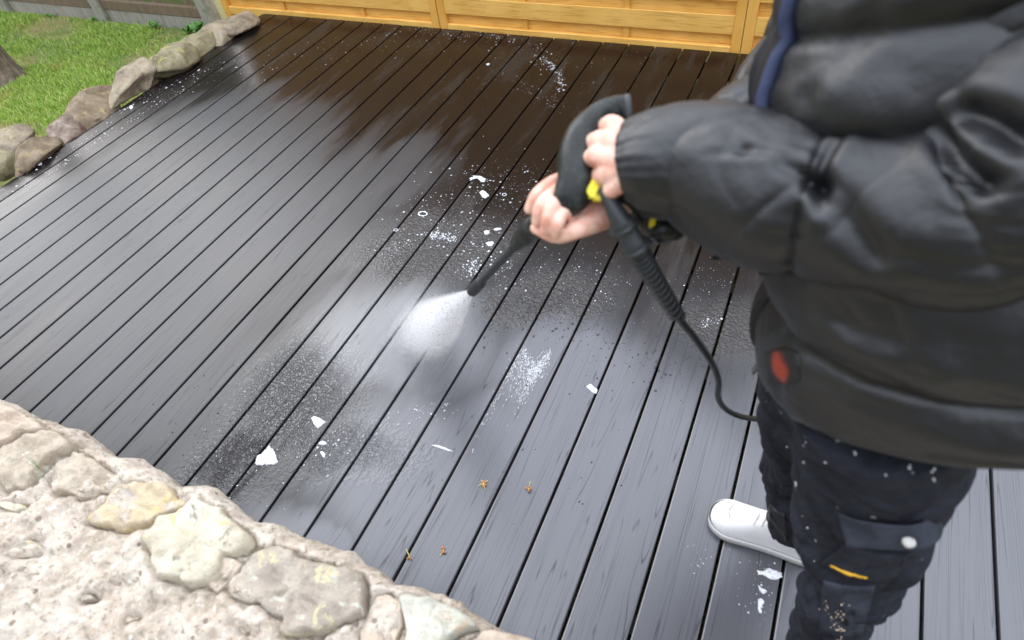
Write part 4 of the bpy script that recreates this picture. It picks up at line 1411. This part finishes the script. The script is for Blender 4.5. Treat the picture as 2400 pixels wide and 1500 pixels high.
def cloth_panel(name, top, bot, mat, lift, thick, n=26, m=9, belly=0.0, tree=None):
    """a sewn-on cloth piece between two sighted edges, lying on the trousers"""
    T_ = catmull([list(q) for q in top], n); B_ = catmull([list(q) for q in bot], n)
    V, F = [], []
    for lay in (0, 1):
        for i in range(n):
            for j in range(m):
                w = j / (m - 1); q = T_[i] * (1 - w) + B_[i] * w
                if len(q) == 3:
                    p = P(*q) + sight(q[0], q[1]).normalized() * (-lift + lay * thick)
                else:
                    p, nn = on_cloth(tree or TB, q[0], q[1], lift - lay * thick + belly * math.sin(math.pi * w) * math.sin(math.pi * i / (n - 1)))
                    if p is None: p = P(q[0], q[1], 1.0)
                V.append(p)
    k = n * m
    for i in range(n - 1):
        for j in range(m - 1):
            a = i * m + j
            F.append((a, a + 1, a + m + 1, a + m)); F.append((k + a, k + a + m, k + a + m + 1, k + a + 1))
        for j in (0, m - 1):
            a = i * m + j; F.append((a, a + m, k + a + m, k + a))
    for i in (0, n - 1):
        for j in range(m - 1):
            a = i * m + j; F.append((a, k + a, k + a + 1, a + 1))
    me = mesh_from(name, V, F)
    bm = bmesh.new(); bm.from_mesh(me); bmesh.ops.recalc_face_normals(bm, faces=bm.faces); bm.to_mesh(me); bm.free()
    return put(name, me, mat, person)


flap = cloth_panel('pocket_flap', [(1962, 1200, .842), (2010, 1218, .825), (2090, 1230, .795), (2150, 1228, .782), (2185, 1205, .80), (2194, 1178, .85)],
                   [(1984, 1282, .850), (2030, 1286, .832), (2090, 1290, .808), (2150, 1288, .79), (2200, 1268, .80), (2216, 1220, .85)], M['canvas_grey'], 0.006, 0.008)
sb = MB(); sc_ = P(2130, 1271, .7845); nn = (CAM - sc_).normalized()
Rm = nn.to_track_quat('Z', 'Y').to_matrix()
for r0, r1, z0, z1 in ((.0078, .0078, -.002, .0016), (.0078, .0060, .0016, .0028), (.0040, .0036, .0028, .0036)):
    ring0 = [sc_ + Rm @ Vector((math.cos(a) * r0, math.sin(a) * r0, z0)) for a in np.linspace(0, 2 * math.pi, 24, False)]
    ring1 = [sc_ + Rm @ Vector((math.cos(a) * r1, math.sin(a) * r1, z1)) for a in np.linspace(0, 2 * math.pi, 24, False)]
    sb.add(ring0 + ring1, [(i, (i + 1) % 24, 24 + (i + 1) % 24, 24 + i) for i in range(24)] + [tuple(range(24, 48))])
snap = sb.build('snap_button', M['metal'], flap, False)
cloth_panel('pocket', [(1985, 1270), (2040, 1285), (2100, 1290), (2130, 1280)], [(1920, 1320), (1990, 1350), (2060, 1356), (2100, 1340)], M['canvas'], 0.006, 0.010, 22, 9, 0.006)
cloth_panel('accent_strip', [(1957, 1319), (1975, 1327), (2000, 1334), (2031, 1339)], [(1958, 1322), (1974, 1331), (2000, 1341), (2029, 1342)], M['accent'], 0.0115, 0.002, 14, 3)
cloth_panel('knee_patch', [(1930, 1360), (1990, 1372), (2050, 1372)], [(1920, 1480), (1970, 1490), (2020, 1485)], M['canvas_grey'], 0.002, 0.004, 20, 12)
cloth_panel('cuff_band', [(1806, 1182), (1822, 1195), (1840, 1206)], [(1800, 1215), (1822, 1250), (1845, 1268)], M['placket'], 0.003, 0.005, 12, 6)
pf, pr = [], []
for (u, v, s_, n) in ((1895, 990, 3, 2), (1950, 955, 2, 1), (1968, 985, 4, 2), (1990, 993, 3, 1), (1985, 1030, 2, 1), (2002, 1065, 3, 2), (1935, 1083, 2, 1), (2130, 1095, 4, 3), (2140, 1105, 3, 1), (2186, 1101, 3, 2), (2190, 1118, 4, 2), (2233, 1073, 3, 1), (2080, 1118, 3, 1), (1860, 1310, 6, 5), (1857, 1340, 8, 8), (1866, 1350, 5, 4), (1893, 1240, 2, 1), (1884, 1210, 2, 1), (1910, 1315, 2, 1), (1792, 915, 2, 1), (1792, 938, 2, 1), (1845, 1050, 2, 1), (1890, 1030, 5, 3), (1884, 1085, 2, 1)):
    for _ in range(n):
        p, nn = on_trousers(u + random.gauss(0, s_), v + random.gauss(0, s_ * 1.5), 0.0012)
        if p is not None: pf.append(p); pr.append(random.uniform(0.0005, 0.0019))
blobs('paint_splatter', pf, pr, 0.8, M['paint'], None, None).parent = person
pf, pr = [], []
for (u, v, s_, n) in ((1978, 1412, 6, 3), (1940, 1420, 10, 10), (1962, 1440, 8, 14), (1975, 1440, 4, 3), (1958, 1465, 7, 12), (1972, 1476, 4, 4), (1968, 1495, 5, 8)):
    for _ in range(n):
        p, nn = on_trousers(u + random.gauss(0, s_), v + random.gauss(0, s_), 0.0035)
        if p is not None: pf.append(p); pr.append(random.uniform(0.0005, 0.0018))
blobs('paint_splatter', pf, pr, 0.8, M['paint_tan'], None, None).parent = person

jm = [o for o in jacket.children if o.name.startswith('jacket_body')][0].data
JB = BVHTree.FromPolygons([v.co[:] for v in jm.vertices], [p_.vertices[:] for p_ in jm.polygons])
lp = cloth_panel('logo_patch', [(1796, 826), (1822, 816), (1848, 814), (1872, 826)], [(1794, 896), (1820, 902), (1848, 902), (1876, 892)], M['patch'], 0.0018, 0.003, 12, 8, 0, JB)
lp.parent = jacket

# ---- shoes
def shoe(toe, heel):
    toe, heel = Vector(toe), Vector(heel)
    ax = (heel - toe); L = ax.length; ax.normalize(); sd = Vector((-ax.y, ax.x, 0))
    prof = [(0.0, .005, .020), (.010, .017, .032), (.035, .030, .046), (.085, .042, .058), (.16, .0495, .066), (.24, .049, .074), (.34, .0455, .088), (.45, .042, .102), (.60, .040, .108), (.78, .040, .110), (.92, .036, .108), (.98, .024, .100), (1.0, .006, .090)]
    n = 60
    W = catmull([[a, b, c] for a, b, c in prof], n)
    # resample evenly by fraction
    V, F = [], []; nv = 30
    for i in range(n):
        fr_, w, h = W[i]
        for j in range(nv):
            th = 2 * math.pi * j / nv
            c, s_ = math.cos(th), math.sin(th)
            y = math.copysign(abs(c) ** 0.75, c) * w
            z = 0.022 + (h - 0.022) * (max(0, s_) ** 0.8) if s_ > 0 else 0.022 + 0.006 * s_
            if s_ > 0: y *= 1 - 0.28 * (z / 0.11) ** 1.5
            V.append(toe + ax * (fr_ * L) + sd * y + Vector((0, 0, z)))
    for i in range(n - 1):
        for j in range(nv):
            k = (j + 1) % nv
            F.append((i * nv + j, i * nv + k, (i + 1) * nv + k, (i + 1) * nv + j))
    F.append(tuple(range(nv - 1, -1, -1))); F.append(tuple(range((n - 1) * nv, n * nv)))
    up = MB().add(V, F).build('shoe', M['shoe'], person, True)
    so = MB(); ring = []
    m = 140
    side = [(fr_, w) for fr_, w, h in W]
    out = [(f_, w + .0045) for f_, w in side] + [(f_, -w - .0045) for f_, w in reversed(side)]
    out = catmull([[a, b] for a, b in out[::2]], m)
    for z, k in ((0.001, .96), (0.004, 1.0), (0.020, 1.01), (0.026, 0.985), (0.027, 0.93)):
        for i, (a, b) in enumerate(out):
            kk = k * (1 - (0.012 if (i % 2 and z < .01) else 0))
            ring.append(toe + ax * ((0.5 + (a - .5) * (1.02 if z > .001 else 1.0)) * L) + sd * (b * kk) + Vector((0, 0, z)))
    fs = []
    for q in range(4):
        for i in range(m):
            k = (i + 1) % m
            fs.append((q * m + i, q * m + k, (q + 1) * m + k, (q + 1) * m + i))
    fs.append(tuple(range(m - 1, -1, -1)))
    so.add(ring, fs); so.build('sole', M['sole'], up, True)
    # toe cap seam, lace eyelets and laces
    def top(fr_, y):
        i = min(range(n), key=lambda q: abs(W[q][0] - fr_)); _, w, h = W[i]
        c = max(-1, min(1, y / (w * 0.8))); z = 0.022 + (h - 0.022) * (1 - abs(c) ** 2.6) ** 0.5
        return toe + ax * (fr_ * L) + sd * y + Vector((0, 0, z + 0.0006))
    sm = MB()
    pts = [top(0.16 + 0.10 * (1 - (y / .036) ** 2) * -1 + .08, y) for y in np.linspace(-.036, .036, 15)]
    sm.add(*capsule_chain([(p, .0011) for p in pts], 6, 1)); sm.build('toe_seam', M['concrete'], up, True)
    for k in range(4):
        fr_ = 0.36 + 0.06 * k
        lm = MB(); lm.add(*capsule_chain([(top(fr_, -.020), .003), (top(fr_ + .01, 0) + Vector((0, 0, .002)), .0034), (top(fr_, .020), .003)], 8, 2)); lm.build('lace', M['sole'], up, True)
    pm_ = MB()
    for a_ in range(4):
        for b_ in range(3):
            pm_.box(top(0.17 + 0.035 * a_, -.016 + .016 * b_), (.0022, .0022, .0012))
    pm_.build('perforations', M['concrete'], up)
    hm_ = MB()
    for sgn in (-1, 1):
        for k in range(4):
            hm_.box(top(0.385 + .06 * k, sgn * .024), (.003, .003, .003))
    hm_.build('eyelets', M['metal'], up)
    return up


ta = G(1664, 1208)
shoe((ta.x, ta.y, 0), (ta.x + 0.285, ta.y - 0.010, 0))
shoe((1.03, -3.0, 0), (1.30, -2.935, 0))

# ================================================================== PRESSURE WASHER GUN
gun = empty('pressure_washer_gun', P(1330, 420, .78)); tag(gun, 'black pressure washer gun with yellow lock tab and short lance gripped by both hands', 'pressure washer gun')
def part(name, path, ra, rb, mat, up=None, nu=60, nv=36, power=2.4, par=None, disp=None):
    if up is None: up = -sight(1350, 420)
    v, f = loft(path, ra, rb, up, nu, nv, disp, True, power)
    return MB().add(v, f).build(name, mat, par or gun, True)


body = part('body', [H(1115, 185, .795), H(1030, 195, .795), H(915, 255, .79), H(815, 370, .783), H(768, 510, .778), H(765, 650, .772), H(725, 765, .772), H(695, 830, .775), H(680, 872, .783)],
            [.0200, .0215, .0235, .0255, .0265, .0260, .0240, .0205, .012], [.015, .017, .020, .023, .024, .025, .023, .020, .012], M['plastic'])
part('mouth_rim', [H(1128, 184, .795), H(1112, 186, .795), H(1085, 189, .795)], [.0215, .0222, .0205], [.0165, .0170, .0155], M['rubber'], nu=14)
part('seam_ridge', [H(1030, 150, .783), H(890, 215, .772), H(770, 340, .762), H(712, 500, .756), H(690, 640, .753)], [.0016] * 5, [.0016] * 5, M['rubber'], nu=50, nv=8)
for dx in (0, 22):
    part('grip_rib', [H(742 + dx, 700, .7495), H(790 + dx, 655, .7495), H(838 + dx, 612, .752)], [.0014, .0018, .0014], [.0014, .0018, .0014], M['rubber'], nu=12, nv=8)
scw = MB(); scw.add(*capsule_chain([(H(758, 372, .764), .0022), (H(758, 372, .762), .0022)], 10, 2)); scw.build('screw', M['hose'], gun, True)
part('trigger_handle', [H(880, 560, .80), H(950, 700, .795), H(1060, 800, .80), H(1220, 900, .81), H(1330, 970, .805), H(1385, 1030, .80), H(1400, 1100, .80)], [.016, .018, .018, .018, .022, .026, .016], [.016, .018, .018, .018, .022, .026, .016], M['plastic'])
lk = MB(); q0 = H(880, 715, .742)
fx, fy = (MR @ Vector((1, 0, 0))), (MR @ Vector((0, 1, 0)))
fz = MR @ Vector((0, 0, 1))
def plate(mb, pts, D, th):
    a = [H(x, y, D) for x, y in pts]; b = [p - fz * th for p in a]; n = len(a)
    mb.add(a + b, [tuple(range(n)), tuple(range(2 * n - 1, n - 1, -1))] + [(i, (i + 1) % n, n + (i + 1) % n, n + i) for i in range(n)])
plate(lk, [(878, 648), (918, 662), (912, 700), (875, 782), (853, 776), (834, 748), (838, 728)], .744, .012)
lk.build('lock_tab', M['yellow_plastic'], gun, bevel=0.0012)
lk = MB(); plate(lk, [(872, 780), (905, 765), (938, 790), (930, 802), (885, 798)], .748, .012); lk.build('trigger_edge', M['yellow_plastic'], gun, bevel=0.001)
lk = MB(); plate(lk, [(1290, 925), (1312, 930), (1300, 980), (1280, 992), (1276, 970)], .777, .008); lk.build('yellow_tab', M['yellow_plastic'], gun, bevel=0.001)
# barrel, collar and lance
part('barrel', [H(760, 800, .80), H(640, 900, .82), H(520, 980, .845), H(445, 1010, .868)], [.016, .0165, .0155, .0145], [.016, .0165, .0155, .0145], M['plastic'], nu=30)
NOZ = P(1105, 684, 1.15)
LA = H(448, 1002, .868)
ld = (NOZ - LA).normalized()
part('collar', [LA - ld * .01, LA + ld * .012, LA + ld * .035, LA + ld * .055, LA + ld * .085], [.0150, .0160, .0150, .0115, .0070], [.0150, .0160, .0150, .0115, .0070], M['plastic'], nu=40, power=2.0)
for k in range(4):
    a = k * HP + .4
    s1 = ld.orthogonal().normalized(); s2 = ld.cross(s1)
    o = s1 * math.cos(a) + s2 * math.sin(a)
    part('collar_fin', [LA + ld * .02 + o * .0152, LA + ld * .05 + o * .0115, LA + ld * .08 + o * .0068], [.0022, .0022, .0015], [.0022, .0022, .0015], M['plastic'], nu=12, nv=8)
part('lance_tube', [LA + ld * .07, LA.lerp(NOZ, .5), NOZ - ld * .05], [.0066, .0066, .0068], [.0066, .0066, .0068], M['rubber'], nu=40, nv=20, power=2.0)
part('nozzle', [NOZ - ld * .066, NOZ - ld * .058, NOZ - ld * .040, NOZ - ld * .018, NOZ - ld * .004, NOZ], [.0080, .0104, .0112, .0114, .0104, .0072], [.0080, .0104, .0112, .0114, .0104, .0072], M['rubber'], nu=36, nv=26, power=2.0)

# ================================================================== HOSE
hose = empty('high_pressure_hose', H(960, 740, .735)); tag(hose, 'black high pressure hose with a ribbed spiral sleeve hanging from the gun', 'hose')
HPTS = [(1418, 452, .742), (1440, 500, .745), (1466, 545, .752), (1490, 578, .765), (1518, 628, .80), (1552, 684, .85), (1588, 742, .91), (1628, 792, .98), (1668, 850, 1.06), (1684, 892, 1.12), (1683, 930, 1.18), (1700, 958, 1.23), (1735, 976, 1.27), (1785, 983, 1.31), (1850, 985, 1.34)]
hp = [P(*q) for q in HPTS]
end = [Vector((1.22, -2.64, .28)), Vector((1.31, -2.72, .05)), Vector((1.40, -2.90, .010)), Vector((1.75, -3.05, .010)), Vector((2.4, -3.05, .010))]
part('hose_line', hp[3:] + end, [.0058] * (len(hp) + 2), [.0058] * (len(hp) + 2), M['hose'], nu=220, nv=16, power=2.0, par=hose)
part('strain_relief', [P(1412, 440, .744), P(1424, 462, .742), P(1445, 500, .744), P(1462, 530, .748)], [.006, .008, .0115, .0145], [.006, .008, .0115, .0145], M['rubber'], nu=30, nv=24, power=2.0, par=hose)
part('coupling', [P(1457, 522, .748), P(1461, 530, .749), P(1472, 549, .753), P(1484, 570, .757), P(1489, 577, .760)], [.0165, .0155, .0140, .0150, .0165], [.0165, .0155, .0140, .0150, .0165], M['rubber'], nu=30, nv=24, power=3.0, par=hose)
for q, D in (((1458, 524), .7485), ((1488, 575), .7585)):
    pa, pb = P(q[0], q[1], D), P(q[0] + 5, q[1] + 8, D + .003)
    part('coupling_ring', [pa, pa.lerp(pb, .5), pb], [.0185, .0195, .0185], [.0185, .0195, .0185], M['rubber'], nu=8, nv=24, power=2.0, par=hose)
part('spiral_core', [P(*q) for q in HPTS[3:7]], [.0110, .0108, .0102, .0088], [.0110, .0108, .0102, .0088], M['hose'], nu=40, nv=18, power=2.0, par=hose)
# the spiral itself
cl = catmull([list(P(*q)) for q in HPTS[3:7]], 420)
T_ = np.gradient(cl, axis=0); T_ /= np.linalg.norm(T_, axis=1)[:, None]
sp_pts = []
for i in range(0, 420):
    q = i / 419; a = q * 2 * math.pi * 15
    s1 = np.cross(T_[i], [0.2, 0.3, 0.9]); s1 /= np.linalg.norm(s1); s2 = np.cross(T_[i], s1)
    R_ = .0118 * (1 - .18 * q)
    sp_pts.append(Vector(cl[i] + (s1 * math.cos(a) + s2 * math.sin(a)) * R_))
v, f = loft(sp_pts, [.0030] * 420, [.0030] * 420, (0.3, 0.2, 0.9), 420, 7, None, True)
MB().add(v, f).build('spiral_sleeve', M['rubber'], hose, True)

# ================================================================== WATER JET
TG = G(985, 788)
jd = TG - NOZ; JL = jd.length
nj, njv = 24, 32
q = jd.normalized().to_track_quat('Z', 'Y')
V, F = [], []
for i in range(nj):
    z = i / (nj - 1)
    r = 0.006 + 0.20 * z
    for j in range(njv):
        a = 2 * math.pi * j / njv
        V.append((math.cos(a) * r, math.sin(a) * r, z * JL))
for i in range(nj - 1):
    for j in range(njv):
        k = (j + 1) % njv
        F.append((i * njv + j, i * njv + k, (i + 1) * njv + k, (i + 1) * njv + j))
F.append(tuple(range(njv - 1, -1, -1))); F.append(tuple(range((nj - 1) * njv, nj * njv)))
t = NT('water_mist'); t.n.remove(t.b)
op = t.obj()
sx_ = t.n.new('ShaderNodeSeparateXYZ'); t.l.new(op, sx_.inputs[0])
zz = t.ma('DIVIDE', sx_.outputs[2], JL)
rr = t.ma('SQRT', t.ma('ADD', t.ma('POWER', sx_.outputs[0], 2.0), t.ma('POWER', sx_.outputs[1], 2.0)))
Rz = t.ma('ADD', t.ma('MULTIPLY', zz, 0.125), 0.006)
rel = t.ma('DIVIDE', rr, Rz)
core = t.mr(rel, 0.15, 1.05, 1.0, 0.0)
halo = t.ma('MULTIPLY', t.mr(rel, 0.2, 1.6, 1.0, 0.0), t.mr(zz, 0.55, 0.95, 0.0, 0.10))
along = t.ma('DIVIDE', t.mr(zz, 0.50, 1.0, 1.0, 0.10), t.ma('ADD', zz, 0.07))
stv = t.vm('MULTIPLY', op, (1, 1, 0.12))
streak = t.mr(t.noise(t.vm('SCALE', stv, scale=1.0), 60.0, 3), 0.3, 0.7, 0.55, 1.35)
dens = t.ma('MULTIPLY', t.ma('ADD', t.ma('MULTIPLY', core, along), halo), t.ma('MULTIPLY', streak, 15.0))
pv = t.n.new('ShaderNodeVolumePrincipled')
pv.inputs['Color'].default_value = (0.995, 0.995, 1.0, 1)
t.l.new(dens, pv.inputs['Density'])
pv.inputs['Anisotropy'].default_value = 0.2
t.l.new(pv.outputs[0], t.out.inputs['Volume'])
jet = put('water_spray', mesh_from('water_spray', V, F), t.m)
jet.location = NOZ; jet.rotation_mode = 'QUATERNION'; jet.rotation_quaternion = q
tag(jet, 'white fan of water mist blasting from the nozzle onto the boards', 'water spray', kind='stuff')

jp, jr, jdir = [], [], []
qm = q.to_matrix()
for _ in range(5200):
    z = random.random() ** 0.8
    R_ = (0.004 + 0.105 * z) * math.sqrt(random.random()) * (1.0 if random.random() < .8 else 1.35)
    a = random.uniform(0, 6.283)
    loc = Vector((math.cos(a) * R_, math.sin(a) * R_, z * JL))
    if (NOZ + qm @ loc).z < 0.004: continue
    d = Vector((math.cos(a) * R_, math.sin(a) * R_, z * JL + .04)).normalized()
    jp.append(NOZ + qm @ loc); jr.append(random.uniform(0.0004, 0.0010) * (0.8 + .5 * z)); jdir.append(qm @ d)
V = []; F = []
for p, r, d in zip(jp, jr, jdir):
    s1 = d.orthogonal().normalized(); s2 = d.cross(s1); n = len(V); L = r * random.uniform(5, 14)
    V += [p - d * L, p + s1 * r, p + s2 * r - s1 * r * .5, p - s2 * r - s1 * r * .5, p + d * L]
    F += [(n, n + 2, n + 1), (n, n + 3, n + 2), (n, n + 1, n + 3), (n + 4, n + 1, n + 2), (n + 4, n + 2, n + 3), (n + 4, n + 3, n + 1)]
tag(put('spray_droplets', mesh_from('spray_droplets', V, F), M['foam']), 'streaking white droplets inside the jet of water', 'water spray', kind='stuff')
